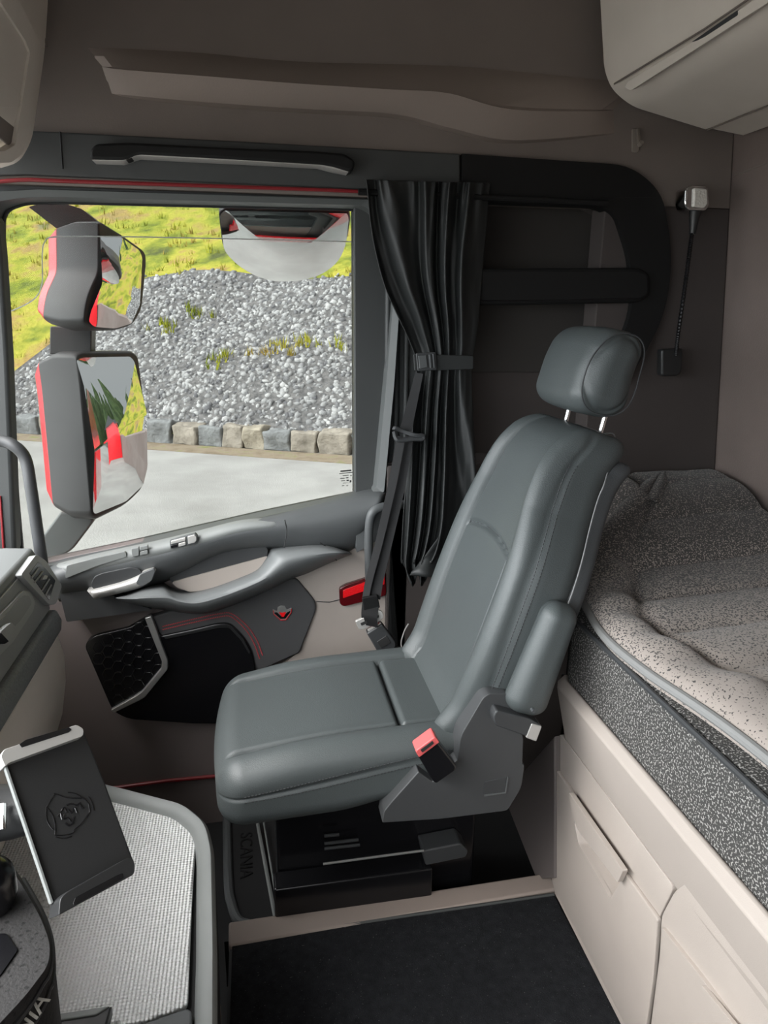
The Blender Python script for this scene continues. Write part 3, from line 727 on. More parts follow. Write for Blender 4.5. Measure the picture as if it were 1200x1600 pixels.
# seam lines in the trim
mb = MB(); mb.tube(cr([PY(a, c, YD-.115) for a, c in ((445, 812), (448, 830), (444, 856))], 5), .0016, 6); mb.tube(cr([PY(a, c, YD-.09) for a, c in ((500, 848), (514, 858), (526, 876))], 5), .0016, 6); mb.build('trim_seam', M['plastic_black'], door)
# rear shoulder block of the trim
panel('rear_shoulder', rp([(556, 822), (561, 806), (580, 794), (604, 790), (600, 838), (557, 864)], [3, 14, 8, 2, 2, 3]), ('y', YD-.07), (0, .06, 0), M['plastic_grey'], door, bevel=.006)
# red courtesy light
rl = panel('courtesy_light', rp([(530, 920), (540, 914), (603, 894), (604, 930), (588, 936), (537, 948), (531, 944)], 4), ('y', YD-.032), (0, .02, 0), M['red_dark'], door, bevel=.003)
panel('red_lens', rp([(536, 923), (601, 898), (601, 913), (536, 935)], 1), ('y', YD-.036), (0, .012, 0), M['red_lens'], rl, bevel=.001)
lettering('lens_lettering', 'IA', .012, PY(594, 918.5, YD-.037), (1, 0, .25), (-.1, 0, 1), M['red_lens'], rl)
# rear pull handle beside the belt
MB().tube(cr([PY(577, 905, YD-.07), PY(576, 850, YD-.09), PY(578, 812, YD-.1), (PY(586, 797, YD-.1)), PY(604, 791, YD-.09), PY(632, 788, YD-.06)], 8), .013, 12).build('pull_bar', M['plastic_grey'], door)
panel('trim_edge', rp([(612, 770), (640, 770), (632, 1030), (604, 1040)], 2), ('y', YD-.03), (0, .05, 0), M['plastic_black'], door, bevel=.005)

# clear wind deflector outside the pane
wd = root('wind_deflector', PY(330, 345, 2.12), 'clear window deflector with a thin bright lower edge outside the pane', 'wind deflector')
lo_edge = cr([(10, 489), (40, 476), (58, 462), (66, 440), (66, 400), (70, 378), (90, 370), (200, 370), (400, 374), (596, 379)], 6)
MB().prism(pix(lo_edge+[(592, 322), (300, 314), (60, 316), (4, 350)], ('y', 2.115)), (0, .003, 0)).build('deflector_sheet', glass_mat('clear_sheet', (.93, .95, .95), .05), wd, smooth=False)
MB().tube(pix(lo_edge, ('y', 2.116)), .0016, 6).build('bright_edge', M['white_edge'], wd)

# ------------------------------------------------------------------ outside mirrors
def c3(pts): return [(a/2.6675, 300+c/2.6675) for a, c in pts]
mr_ = root('door_mirror', PY(150, 560, 2.4), 'tall two-piece door mirror with grey housings and red front shells outside the window', 'door mirror')
MC = PY(165, 560, 2.42)
def mirror_n(px, target):
    c = PY(*px, 2.42); d1 = (EYE-c).normalized(); return (d1+Vector(target).normalized()).normalized(), c
RM = 1.1
def mirror_unit(glass, rim, px, target, name, parent, depth=.13):
    nrm, c = mirror_n(px, target); bk = -nrm
    dirb = Vector((-.93, .3, 0)).normalized()
    R1 = pix(rim, (c, nrm)); cen = sum(R1, Vector())/len(R1)
    R0 = [cen+(p-cen)*.97+nrm*.012 for p in R1]
    R2 = [cen+(p-cen)*1.0+dirb*depth*.5 for p in R1]
    R3 = [cen+(p-cen)*.9+dirb*depth for p in R1]
    hs = MB().loft([R0, R1, R2, R3]).build(name+'_housing', M['mirror_plastic'], parent, bevel=.004)
    R4 = [cen+(p-cen)*.74+dirb*(depth+.035) for p in R1]
    R3b = [cen+(p-cen)*.915+dirb*(depth-.004) for p in R1]
    MB().loft([R3b, R4]).build('front_shell', M['red_paint'], hs, bevel=.006)
    G = pix(glass, (c+nrm*.013, nrm))
    gm_ = fix(dome(G, sum(G, Vector())/len(G), nrm, RM)); link(name+'_glass', gm_, M['mirror_glass'], parent, angle=180)
    return c, nrm
M['mirror_plastic'] = mat('mirror_plastic', (.075, .073, .072), .45, var=.05)
u_rim = rp(c3([(395, 125), (410, 122), (500, 178), (598, 248), (601, 295), (582, 490), (545, 556), (480, 577), (380, 580), (332, 545), (345, 440), (395, 330)]), [2, 4, 6, 10, 6, 10, 10, 8, 10, 8, 20, 10], 4)
u_gl = rp(c3([(412, 182), (500, 188), (583, 245), (592, 275), (573, 470), (538, 548), (470, 569), (388, 562), (366, 540), (372, 495), (412, 380)]), 4, 4)
l_rim = rp(c3([(302, 680), (330, 666), (545, 661), (568, 682), (597, 900), (602, 1150), (590, 1235), (520, 1305), (392, 1368), (366, 1345), (345, 1100), (318, 800)]), [8, 8, 10, 8, 30, 12, 12, 14, 10, 8, 30, 20], 4)
l_gl = rp(c3([(311, 702), (340, 691), (540, 686), (556, 705), (588, 920), (596, 1150), (584, 1222), (515, 1290), (395, 1343), (385, 1325), (366, 1080), (328, 800)]), 4, 4)
mirror_unit(u_gl, u_rim, (182, 440), (1, .4, .03), 'upper_mirror', mr_, .13)
mirror_unit(l_gl, l_rim, (170, 690), (1, .17, -.01), 'lower_mirror', mr_, .13)
panel('mirror_arm', rp(c3([(118, 62), (180, 45), (270, 48), (340, 70), (412, 128), (408, 200), (330, 215), (285, 190), (200, 125)]), 3), ('y', 2.42), (0, .09, 0), M['mirror_plastic'], mr_, bevel=.012)
panel('mirror_bracket', rp(c3([(208, 560), (382, 565), (380, 672), (206, 676)]), 3), ('y', 2.45), (0, .07, 0), M['mirror_plastic'], mr_, bevel=.008)
panel('mirror_foot', rp(c3([(250, 1335), (365, 1345), (392, 1370), (372, 1400), (296, 1500), (190, 1540), (150, 1500), (180, 1430)]), [3, 3, 3, 6, 12, 3, 3, 3]), ('y', 2.38), (0, .1, 0), M['plastic_mid'], mr_, bevel=.015)
# kerb mirror over the door
km = root('kerb_mirror', PY(445, 350, 2.35), 'wide half-round kerb mirror tilted down above the door window', 'kerb mirror')
kc = PY(445, 375, 2.45); kn = ((EYE-kc).normalized()+Vector((.0, .3, -1)).normalized()).normalized()
kg = rp([(344, 334), (352, 328), (542, 333), (545, 340), (541, 372), (530, 398), (505, 417), (470, 427), (430, 429), (400, 422), (370, 405), (350, 386)], [4, 4, 4, 4, 10, 14, 14, 12, 12, 14, 12, 10], 4)
ko = [(444+(a-444)*1.025, 378+(c-378)*1.03) for a, c in kg]
K0 = pix(ko, (kc, kn)); kcen = sum(K0, Vector())/len(K0)
MB().loft([K0, [kcen+(p-kcen)*1.0-kn*.02 for p in K0], [kcen+(p-kcen)*.8-kn*.07 for p in K0]]).build('mirror_shell', M['mirror_plastic'], km, bevel=.004)
KG = pix(kg, (kc+kn*.002, kn)); link('mirror_glass', fix(dome(KG, sum(KG, Vector())/len(KG), kn, .6)), M['mirror_glass'], km, angle=180)
MB().box((kc.x+.02, 2.36, kc.z+.16), (.06, .14, .03)).build('mirror_arm', M['mirror_plastic'], km, bevel=.01)
# ------------------------------------------------------------------ passenger seat
YC = 1.525
seat = root('passenger_seat', (.17, YC, -.17), 'grey leather passenger seat with headrest and stitched panels', 'seat')
def g(x, c, w): return math.exp(-((x-c)/w)**2)
def sm(a, b_, x): t = min(1, max(0, (x-a)/(b_-a))); return t*t*(3-2*t)
# cushion: local x forward(-)..rear(+), y, z
CH = (.288, .235, .082)
def cush(p):
    x, y, z = p; X_ = .182+x; Y_ = YC+y; Z_ = .468+z
    top = sm(-.02, .06, z)
    bol = sm(.13, .2, abs(y))
    Z_ += top*(.016*bol*sm(-.3, -.1, x))
    Z_ -= top*.02*(g(abs(y), .158, .0055)*sm(-.27, -.22, x)+.9*g(x, .115, .006)*(1-sm(.15, .16, abs(y))))
    Z_ += top*.012*(1-bol)*(1-(x/.3)**2)*.6
    Z_ += .012*x/.3 - .014*sm(.0, -.3, x)*top
    # underside drops at the nose, hollow behind
    if z < 0: Z_ += .05*sm(-.05, .25, x)*(-z/.075)
    # side seam groove
    side = sm(.18, .225, abs(y))*(1-top*.8)
    zs = .01+.03*sm(-.2, .3, x)
    gr = side*.006*g(z, zs, .005)
    Y_ -= math.copysign(gr, y)
    X_ += -.018*(1-(y/.235)**2)*sm(-.05, -.29, x)
    return (X_, Y_, Z_)
cu = soft('seat_cushion', CH, .055, (110, 90, 26), cush, M['leather'], seat, ne=8)
def on_cush_side(x, dz=0):
    zs = .01+.03*sm(-.2, .3, x)+dz; q = cush((x, -.235, zs)); return Vector((q[0], q[1]-.0005, q[2]))
mb = MB()
for s_ in (-1, 1): mb.tube([Vector(cush((-.235+.5*i/40, s_*.158, .082)))+Vector((0, 0, .0005)) for i in range(41)], .0013, 6)
mb.tube([Vector(cush((.115, -.155+.31*i/30, .082)))+Vector((0, 0, .0003)) for i in range(31)], .0013, 6); mb.build('seam', M['thread'], cu)
for dz in (.008, -.008):
    dashes([on_cush_side(-.235+.5*i/40, dz) for i in range(41)], .0075, .6, .0013).build('stitching', M['thread'], cu)
# backrest: local x = thickness (front -), y, w up the back
TILT = math.radians(TILT_DEG); U_ = Vector((math.sin(TILT), 0, math.cos(TILT))); NF = Vector((-math.cos(TILT), 0, math.sin(TILT)))
BB = Vector((.458, YC, .50)); BHt = .76
def halfw(f): return .215+.03*math.sin(math.pi*min(1, f/.75))-.06*sm(.55, 1.02, f)
def back(p):
    x, y, z = p                           # x -.065..+.065, y -1..1 scaled, z -.38..+.38
    f = (z+.38)/.76; hw = halfw(f); yy = y/.235*hw
    front = sm(.0, -.04, x); ay = abs(y)/.235
    n = -x
    bol = sm(.58, .82, ay)*(1-.55*sm(.75, 1, f))
    n += front*(.03*bol*(1-sm(.93, 1.02, ay)) - .006)
    n += front*(.012*(1-bol)*math.sin(math.pi*min(1, f*1.05)))
    n -= front*.010*(g(ay, .645, .022)*sm(0.02, .1, f)+.95*g(z, .06+.022*(1-(ay/.64)**2), .006)*(1-sm(.62, .66, ay)))
    side = sm(.2, .232, abs(y))
    n += .02*(f-.5)*(1-front)*-1
    n += front*.022*sm(.15, 0, f)
    # slightly curved back and rolled top
    n -= .05*sm(.8, 1.05, f)**2
    sink = .0
    xs = -.022-.02*math.sin(math.pi*f)
    yy -= math.copysign(side*.005*g(x, xs, .005), y)
    return BB+U_*(z+.38)+NF*(n+.0)+Vector((0, yy, 0))
bk = soft('backrest', (.068, .235, .38), .05, (26, 90, 130), back, M['leather'], seat, ne=8)
def on_back_side(z, dx=0):
    f = (z+.38)/.76; xs = -.022-.02*math.sin(math.pi*f)+dx; q = Vector(back((xs, -.235, z))); q.y -= .0006; return q
mb = MB()
for s_ in (-1, 1): mb.tube([Vector(back((-.068, s_*.645*.235, -.33+.66*i/40))) for i in range(41)], .0013, 6)
mb.tube([Vector(back((-.068, -.148+.296*i/30, .06+.022*(1-((-.148+.296*i/30)/.235/.64)**2)))) for i in range(31)], .0013, 6); mb.build('seam', M['thread'], bk)
for dx in (.007, -.007):
    dashes([on_back_side(-.30+.6*i/40, dx) for i in range(41)], .0075, .6, .0013).build('stitching', M['thread'], bk)
pp = []
for i in range(41):
    z = -.2+.545*i/40; q = Vector(back((.05, -.233, z))); pp.append(q+Vector((0, -.001, 0)))
for i in range(1, 20):
    a = i/19; q = Vector(back((.045, -.2+.4*a, .38))); pp.append(q+U_*.001)
pp = cr(pp[:38:3]+pp[44::4]+[pp[-1]], 6)
MB().tube(pp, .0016, 6).build('piping', M['piping'], bk)
# back shell
def shell(p):
    x, y, z = p; f = (z+.36)/.72*.97; hw = halfw(f)*.95; return BB+U_*(z*.97+.365)+NF*(-.07-x*1.0-.05*sm(.8, 1.05, f)**2-.02*(f-.5))+Vector((0, y/.225*hw, 0))
soft('back_shell', (.03, .225, .36), .025, (6, 20, 30), shell, M['leather_dark'], seat, ne=4)
# headrest
HC = PY(916, 578, YC-.01)+Vector((HEAD_DX, 0, 0))
ht = math.radians(12); hu = Vector((math.sin(ht), 0, math.cos(ht))); hn = Vector((-math.cos(ht), 0, math.sin(ht)))
def head(p):
    x, y, z = p; q = 1-.1*(abs(y)/.135)**3
    n = -x*(1-.10*(z/.1)); n += .012*sm(0, -.04, x)*(1-(y/.135)**2)-.012*sm(0, .1, z)-.02*sm(0, -.1, z)*0
    s = sm(.118, .132, abs(y)); rad = math.hypot(x/.062, z/.1)
    yy = y - math.copysign(.005*g(rad, .86, .05)*sm(.1, .13, abs(y)), y)
    return HC+hn*n+hu*z*q+Vector((0, yy, 0))
hd_ = soft('headrest', (.06, .135, .096), .048, (24, 60, 34), head, M['leather'], seat, ne=10)
ring = []
for i in range(49):
    a = 2*math.pi*i/48; ring.append(Vector(head((.06*math.copysign(abs(math.cos(a))**.8, math.cos(a)), -.1235, .094*math.copysign(abs(math.sin(a))**.8, math.sin(a)))))+Vector((0, -.002, 0)))
MB().tube(ring, .0016, 6, cap=False).build('piping', M['thread'], hd_)
for (u0, v0, u1, v1, y_) in ((893, 622, 881, 672, YC+.065), (951, 632, 934, 690, YC-.065)):
    MB().tube([PY(u0, v0, y_), PY(u1, v1, y_)], .006, 12).build('headrest_post', M['chrome'], seat)
# folded armrest on the near side
AE = [PY(822, 1092, 1.26), PY(872, 962, 1.27)]
ad = (AE[1]-AE[0]).normalized(); an = Vector((-ad.z, 0, ad.x))
ac = AE[0].lerp(AE[1], .5); al = (AE[1]-AE[0]).length/2+.03
arm = soft('armrest', (.044, .034, al), .034, (6, 5, 26), lambda p: ac+an*(p[0]*(1-.12*p[2]/al))+Vector((0, p[1], 0))+ad*p[2], M['leather'], seat, ne=8)
q_ = PY(834, 1112, 1.193); MB().tube([q_, q_+Vector((0, .01, 0))], .004, 10).build('screw_cap', M['leather_dark'], arm)
# recliner cover and lever
panel('recliner_cover', rp([(714, 1190), (720, 1150), (755, 1090), (765, 1084), (796, 1084), (802, 1100), (818, 1155), (816, 1200)], [2, 10, 8, 4, 6, 6, 4, 2]), ('y', 1.262), (0, .06, 0), M['cover_grey'], seat, bevel=.006)
sc_ = panel('side_cover', rp([(597, 1286), (600, 1268), (612, 1253), (654, 1206), (676, 1222), (716, 1186), (820, 1194), (815, 1231), (793, 1267), (690, 1280)], [3, 4, 5, 2, 2, 4, 4, 10, 6, 4]), ('y', 1.262), (0, .05, 0), M['cover_grey'], seat, bevel=.005)
panel('cover_recess', rp([(757, 1222), (792, 1214), (788, 1238), (755, 1242)], 2), ('y', 1.2605), (0, .008, 0), M['plastic_dark'], sc_, bevel=.001)
panel('recess_edge', [(757, 1242), (789, 1238), (793, 1214), (795, 1215), (791, 1240), (757, 1245)], ('y', 1.259), (0, .006, 0), M['plastic_grey'], sc_, bevel=.0006)
lv = panel('recline_lever', rp([(771, 1120), (776, 1110), (830, 1124), (846, 1134), (838, 1158), (826, 1152), (774, 1134)], 4), ('y', 1.235), (0, .03, 0), M['plastic_dark'], seat, bevel=.006)
panel('lever_tip', rp([(831, 1131), (847, 1135), (838, 1159), (822, 1153)], 2), ('y', 1.233), (0, .034, 0), M['alu'], lv, bevel=.002)
# red tipped buckle
bu = panel('buckle', rp([(651, 1178), (682, 1156), (714, 1198), (712, 1204), (682, 1225), (677, 1222)], [4, 4, 4, 4, 4, 4]), ('y', 1.225), (0, .032, 0), M['gloss_black'], seat, bevel=.004)
rb = panel('release_button', rp([(649, 1174), (680, 1151), (687, 1160), (655, 1184)], [4, 4, 2, 2]), ('y', 1.222), (0, .036, 0), M['red_plastic'], bu, bevel=.003)
panel('tongue_slot', rp([(657, 1172), (676, 1158), (678, 1162), (660, 1176)], 1), ('y', 1.2205), (0, .004, 0), M['ink'], rb, bevel=0)
# seat base and the black box under it
base = MB(); base.box((.27, 1.62, .14), (.26, .13, .3)); base.build('pedestal', M['gloss_black'], seat, bevel=.01)
mb = MB()
for (u0, v0, u1, v1) in ((507, 1318, 560, 1312), (507, 1306, 530, 1304), (507, 1326, 562, 1320)):
    mb.tube([PY(u0, v0, 1.47), PY(u1, v1, 1.47)], .004, 8)
mb.build('slide_rail', M['plastic_dark'], seat)
MB().tube([PY(505, 1350, 1.425), PY(600, 1337, 1.425), PY(662, 1329, 1.425)], .003, 8).build('base_edge', M['silver'], seat)
mb = MB(); mb.box((.2, 1.46, .04), (.2, .03, .055)); mb.build('base_step', M['gloss_black'], seat, bevel=.006)
panel('base_lug', rp([(660, 1330), (720, 1318), (732, 1330), (728, 1340), (665, 1353)], 4), ('y', 1.43), (0, .06, 0), M['plastic_dark'], seat, bevel=.004)
# ------------------------------------------------------------------ curtain
cur = root('cab_curtain', PY(670, 300, 1.93), 'dark grey pleated cab curtain tied back beside the door window', 'curtain')
rows = [(283, 573, 766), (300, 575, 764), (350, 580, 761), (400, 589, 756), (450, 603, 752), (500, 625, 748), (540, 642, 742), (565, 650, 737), (590, 648, 737), (640, 642, 739), (700, 638, 742), (760, 634, 744), (820, 630, 742), (860, 628, 728), (880, 628, 712), (897, 634, 700), (906, 640, 690)]
rr_ = cr([(float(v), float(a), float(c)) for v, a, c in rows], 6)
nu = 120; rings = []
for q in rr_:
    v, a, c = q; r_ = []
    pinch = g(v, 565, 60); amp = .026*(1-.5*pinch)*(1+.25*sm(600, 850, v))
    for k in range(nu+1):
        s_ = k/nu; u = a+(c-a)*s_
        ph = 2*math.pi*(s_**.8*4.6+.4*math.sin(s_*7+v*.005))
        d = amp*(math.sin(ph)*.8+.18*math.sin(ph*2.3+1+v*.006)+.3*math.sin(ph*2.7+1+v*.006)*(1-sm(300, 400, v)))+.004*noise.noise(Vector((s_*14, v*.02, 1)))
        d += .0035*math.sin(ph*4)*(1-sm(285, 320, v))
        vb = v+(s_-.5)*(18 if v < 320 else 0)*.3 + (10*math.sin(ph*.5) if v > 880 else 0)
        yb = 1.945-.06*sm(560, 880, v)-.02*math.sin(math.pi*s_)
        r_.append(PY(u, vb, yb-d))
    rings.append(r_)
sheet = MB().loft(rings, closed=False, cap=False)
o = sheet.build('curtain_cloth', M['curtain'], cur, angle=180)
so_ = o.modifiers.new('thick', 'SOLIDIFY'); so_.thickness = .0025; so_.offset = 1
# folded flap at the hem
fl = []
for i in range(13):
    f = i/12; fl.append([PY(640+52*f*(1-.25*j/8)+8*j/8, 898-(8+60*f)*(j/8)+6*f, 1.85-.02*math.sin(math.pi*f)-.012*math.sin(3*f+j*.5)) for j in range(9)])
o2 = MB().loft(fl, closed=False, cap=False).build('hem_flap', M['curtain'], cur, angle=180); so_ = o2.modifiers.new('thick', 'SOLIDIFY'); so_.thickness = .0025
tb = panel('tie_strap', rp([(646, 553), (740, 556), (740, 577), (648, 580)], 3), ('y', 1.897), (0, .006, 0), M['curtain'], cur, bevel=.002)
mb = MB(); P4 = [(650, 552), (681, 550), (683, 578), (653, 580)]
bb = panel('strap_buckle', rp(P4, 3), ('y', 1.888), (0, .008, 0), M['plastic_dark'], cur, bevel=.002)
for a in ((654, 556, 666, 555, 668, 574, 656, 576), (670, 554, 673, 554, 675, 575, 672, 575), (676, 553, 678, 553, 680, 575, 678, 575)):
    panel('buckle_bar', [(a[0], a[1]), (a[2], a[3]), (a[4], a[5]), (a[6], a[7])], ('y', 1.884), (0, .005, 0), M['plastic_grey'], bb, bevel=.001)
rail = root('curtain_rail', PY(660, 300, 1.95), 'black curtain rail above the door opening and recess', 'curtain rail')
MB().tube([PY(560, 300, 1.955), PY(700, 306, 1.955), PY(950, 318, 1.955)], .008, 8).build('rail_bar', M['trim_black'], rail)

# ------------------------------------------------------------------ seat belt
bl = root('seat_belt', PY(600, 800, 1.88), 'black seat belt hanging from its guide with the tongue in its buckle beside the seat', 'seat belt')
def strap(name, px, y, wpx, th=.0022):
    pts = cr([(float(a), float(c), float(yy)) for (a, c), yy in zip(px, y)], 6); path = []; wv = []
    for i, q in enumerate(pts):
        path.append(PY(q[0], q[1], q[2]))
    for i, q in enumerate(pts):
        w = wpx[0]+(wpx[1]-wpx[0])*i/(len(pts)-1); a = PY(q[0]-w/2, q[1]-.1*w, q[2]+.006); c = PY(q[0]+w/2, q[1]+.1*w, q[2]-.006); wv.append(c-a)
    return MB().ribbon(path, wv, (0, -1, 0), th).build(name, M['webbing'], bl, angle=30)
strap('webbing', [(655, 583), (644, 630), (634, 672)], [1.9, 1.9, 1.89], (12, 18))
strap('webbing', [(627, 682), (612, 760), (594, 840), (577, 905), (571, 935)], [1.875, 1.87, 1.87, 1.86, 1.85], (13, 10))
strap('webbing', [(640, 682), (626, 760), (607, 840), (592, 900), (585, 935)], [1.885, 1.88, 1.875, 1.865, 1.852], (12, 18))
gd = MB(); gd.tube(cr([PY(a, c, 1.87-(.015 if c > 679 else 0)) for a, c in ((616, 672), (619, 669), (630, 674), (648, 680), (661, 681), (660, 686), (645, 686), (628, 688), (619, 686))], 4, closed=True), .006, 8); gd.build('belt_guide', M['plastic_dark'], bl)
panel('belt_stop', rp([(566, 935), (590, 930), (594, 950), (569, 955)], 2), ('y', 1.838), (0, .012, 0), M['webbing'], bl, bevel=.002)
strap('webbing', [(579, 945), (577, 962), (578, 978)], [1.845, 1.83, 1.83], (26, 24))
tg = panel('tongue_plate', rp([(555, 971), (564, 967), (590, 953), (598, 956), (600, 965), (592, 971), (568, 984), (561, 984)], 3), ('y', 1.832), (0, .01, 0), M['alu'], bl, bevel=.002)
panel('tongue_slot', rp([(563, 974), (592, 961), (592, 965), (565, 978)], 1), ('y', 1.8305), (0, .004, 0), M['ink'], tg, bevel=0)
panel('tongue_neck', rp([(574, 984), (595, 973), (598, 978), (577, 989)], 1), ('y', 1.835), (0, .008, 0), M['alu'], bl, bevel=.001)
b2 = panel('belt_buckle', rp([(573, 990), (597, 975), (620, 1006), (616, 1020), (600, 1024), (592, 1022)], [3, 3, 6, 4, 4, 3]), ('y', 1.83), (0, .03, 0), M['plastic_dark'], bl, bevel=.004)
panel('release_button', rp([(589, 1003), (604, 993), (611, 1004), (596, 1013)], 1), ('y', 1.828), (0, .006, 0), M['ink'], b2, bevel=.001)
MB().tube(cr([PY(617, 1015, 1.84), PY(630, 1017, 1.84), PY(645, 1020, 1.82), PY(660, 1022, 1.8)], 4), .012, 10).build('buckle_stalk', M['plastic_black'], bl)
MB().tube(cr([PY(628, 1012, 1.83), PY(627, 1003, 1.83), PY(632, 986, 1.82), PY(638, 975, 1.8)], 5), .002, 6).build('belt_cable', M['alu'], bl)
# ------------------------------------------------------------------ bunk, drawers, lockers
XC = .72
# ledge with a lipped rim along the bunk
def zx(u, v, x): return PX(u, v, x).z
z_out = zx(1025, 1259, .672); z_in = zx(1045, 1243, .70); z_low = zx(990, 1299, .705)
ye = PX(880, 1046, .69).y
prof = [(.70, z_in), (.69, z_in+.004), (.672, z_out), (.676, z_out-.02), (.705, z_low), (.74, z_low), (.74, z_in-.03), (.70, z_in-.03)]
led = root('bunk_ledge', (.72, 1.0, z_low), 'long beige lipped ledge carrying the mattress above the drawers', 'bunk ledge')
r0 = [Vector((x+.012, ye+.012, z)) for x, z in prof]; r1 = [Vector((x, ye-.012, z)) for x, z in prof]; r2 = [Vector((x, -.45, z)) for x, z in prof]
MB().loft([r0, r1, r2]).build('ledge_rim', M['beige'], led, bevel=.004)
MB().box((1.08, .5, z_in-.05), (.36, .96, .02)).build('bunk_board', M['plastic_dark'], led)
# drawer units
def q4(p): return [(800+a/2.6675, 1000+c/2.6675) for a, c in p]
d1 = root('drawer_unit', (XC+.1, 1.2, 0), 'beige drawer unit under the bunk nearest the seat, with one long grip', 'drawer unit', 'drawer units under the bunk')
ZL = z_low-.003
P1 = rp(q4([(200, 388), (163, 470), (152, 700), (150, 930), (180, 1062)])+[(975, 1606), (1006, 1672), (1012, 1610)]+q4([(592, 1400), (608, 1240), (612, 1160), (675, 1032)]), [6, 20, 10, 10, 3, 2, 3, 3, 10, 10, 10, 10])
body = panel('body', P1, ('x', XC-.004), (.12, 0, 0), M['beige'], d1, bevel=.006)
P1b = rp(q4([(166, 515), (228, 606), (466, 968), (598, 1152), (606, 1170), (586, 1420)])+[(1008, 1612), (1000, 1652), (974, 1597)]+q4([(186, 1056), (158, 930), (160, 700)]), 3)
fr_ = panel('drawer_front', P1b, ('x', XC-.013), (.01, 0, 0), M['beige'], d1, bevel=.003)
panel('grip_lip', rp(q4([(236, 634), (462, 962), (440, 1012), (272, 790), (250, 720)]), 3), ('x', XC-.03), (.012, 0, 0), M['beige'], fr_, bevel=.003)
def grip_hollow(o, pts, x0, x1):
    bpy.context.view_layer.update()
    P0 = pix(rp(pts, 4), ('x', x0)); cen = sum(P0, Vector())/len(P0); P1_ = [cen+(p-cen)*.86+Vector((x1-x0, 0, 0)) for p in P0]; mb = MB(); w_ = o.matrix_world.translation
    mb.loft([[p-w_ for p in P0], [p-w_ for p in P1_]]); mv = o.matrix_world.copy()
    me_v = [mv.inverted() @ (v+w_) for v in mb.v]; cut(o, ([mv @ v for v in me_v], mb.f))
G1 = q4([(262, 700), (444, 990), (440, 1014), (398, 1086), (264, 850), (246, 760)])
for o_ in (fr_, body): grip_hollow(o_, G1, XC-.02, XC+.022)
panel('kick_strip', q4([(180, 1062), (192, 1056)])+[(990, 1600), (1012, 1650), (1010, 1680)], ('x', XC-.012), (.02, 0, 0), M['beige'], d1, bevel=.002)
d2 = root('drawer_unit', (XC+.1, .6, 0), 'beige drawer unit with a bulging top cover, in the bottom corner of the picture', 'drawer unit', 'drawer units under the bunk')
P2 = rp(q4([(680, 1042), (762, 982), (785, 984), (1067, 1298)])+[(1330, 1632), (1330, 1900), (1120, 1880), (1010, 1690)]+q4([(578, 1600), (616, 1300), (622, 1150)]), [10, 12, 8, 3, 3, 3, 3, 3, 10, 14, 10])
panel('body', P2, ('x', XC-.016), (.12, 0, 0), M['beige'], d2, bevel=.008)
panel('top_cover', rp(q4([(690, 1040), (764, 990), (783, 994), (1067, 1308)])+[(1330, 1645), (1330, 1860)]+q4([(1067, 1512), (700, 1056)]), [8, 12, 8, 3, 3, 3, 3, 6]), ('x', XC-.024), (.01, 0, 0), M['beige'], d2, bevel=.006)
f2 = panel('drawer_front', rp(q4([(622, 1196), (784, 1402), (930, 1600)])+[(1330, 2000), (1200, 2000), (1018, 1690)]+q4([(590, 1600), (622, 1320)]), 4), ('x', XC-.024), (.01, 0, 0), M['beige'], d2, bevel=.003)
panel('grip_lip', rp(q4([(790, 1440), (925, 1606)])+[(1180, 1650), (1160, 1680)]+q4([(800, 1500)]), 3), ('x', XC-.032), (.008, 0, 0), M['beige'], f2, bevel=.003)
o = MB(); o.box((1.1, .55, .28), (.34, .95, .28)); struct(o.build('trim_bunk_base', M['brown_plastic']), 'closed base below the bunk behind the drawers', 'trim')
# end panel beside the seat recess
o = panel('trim_bunk_end', [(798, 1228), (866, 1150), (866, 1372), (838, 1374), (794, 1262)], ('x', .70), (.05, 0, 0), M['brown_plastic'], bevel=.004)
struct(o, 'dark plastic end panel between the seat recess and the drawers', 'trim')

# mattress: speckled base
def wline(px, z): return [PZ(a, c, z) for a, c in px]
ZT = .80
bx = PX(892, 1000, .70).y
base_out = [(.70, -.45), (.70, bx-.01), (.712, bx+.03), (.78, bx+.10), (.95, 1.75), (1.0, 1.975), (1.43, 1.975), (1.45, -.45)]
mt = root('bunk_mattress', (1.05, .8, z_in-.03), 'grey speckled mattress base on the bunk ledge', 'mattress')
MB().prism([Vector((x, y, z_in-.028)) for x, y in base_out], (0, 0, ZT-z_in+.018)).build('mattress_core', M['mat_speckle'], mt, bevel=.012)
MB().tube(cr([Vector((x, y, ZT-.014)) for x, y in ((.698, -.45), (.698, .5), (.698, bx-.02), (.711, bx+.032), (.77, bx+.095))], 8), .006, 8).build('edge_seam', M['plastic_dark'], mt)
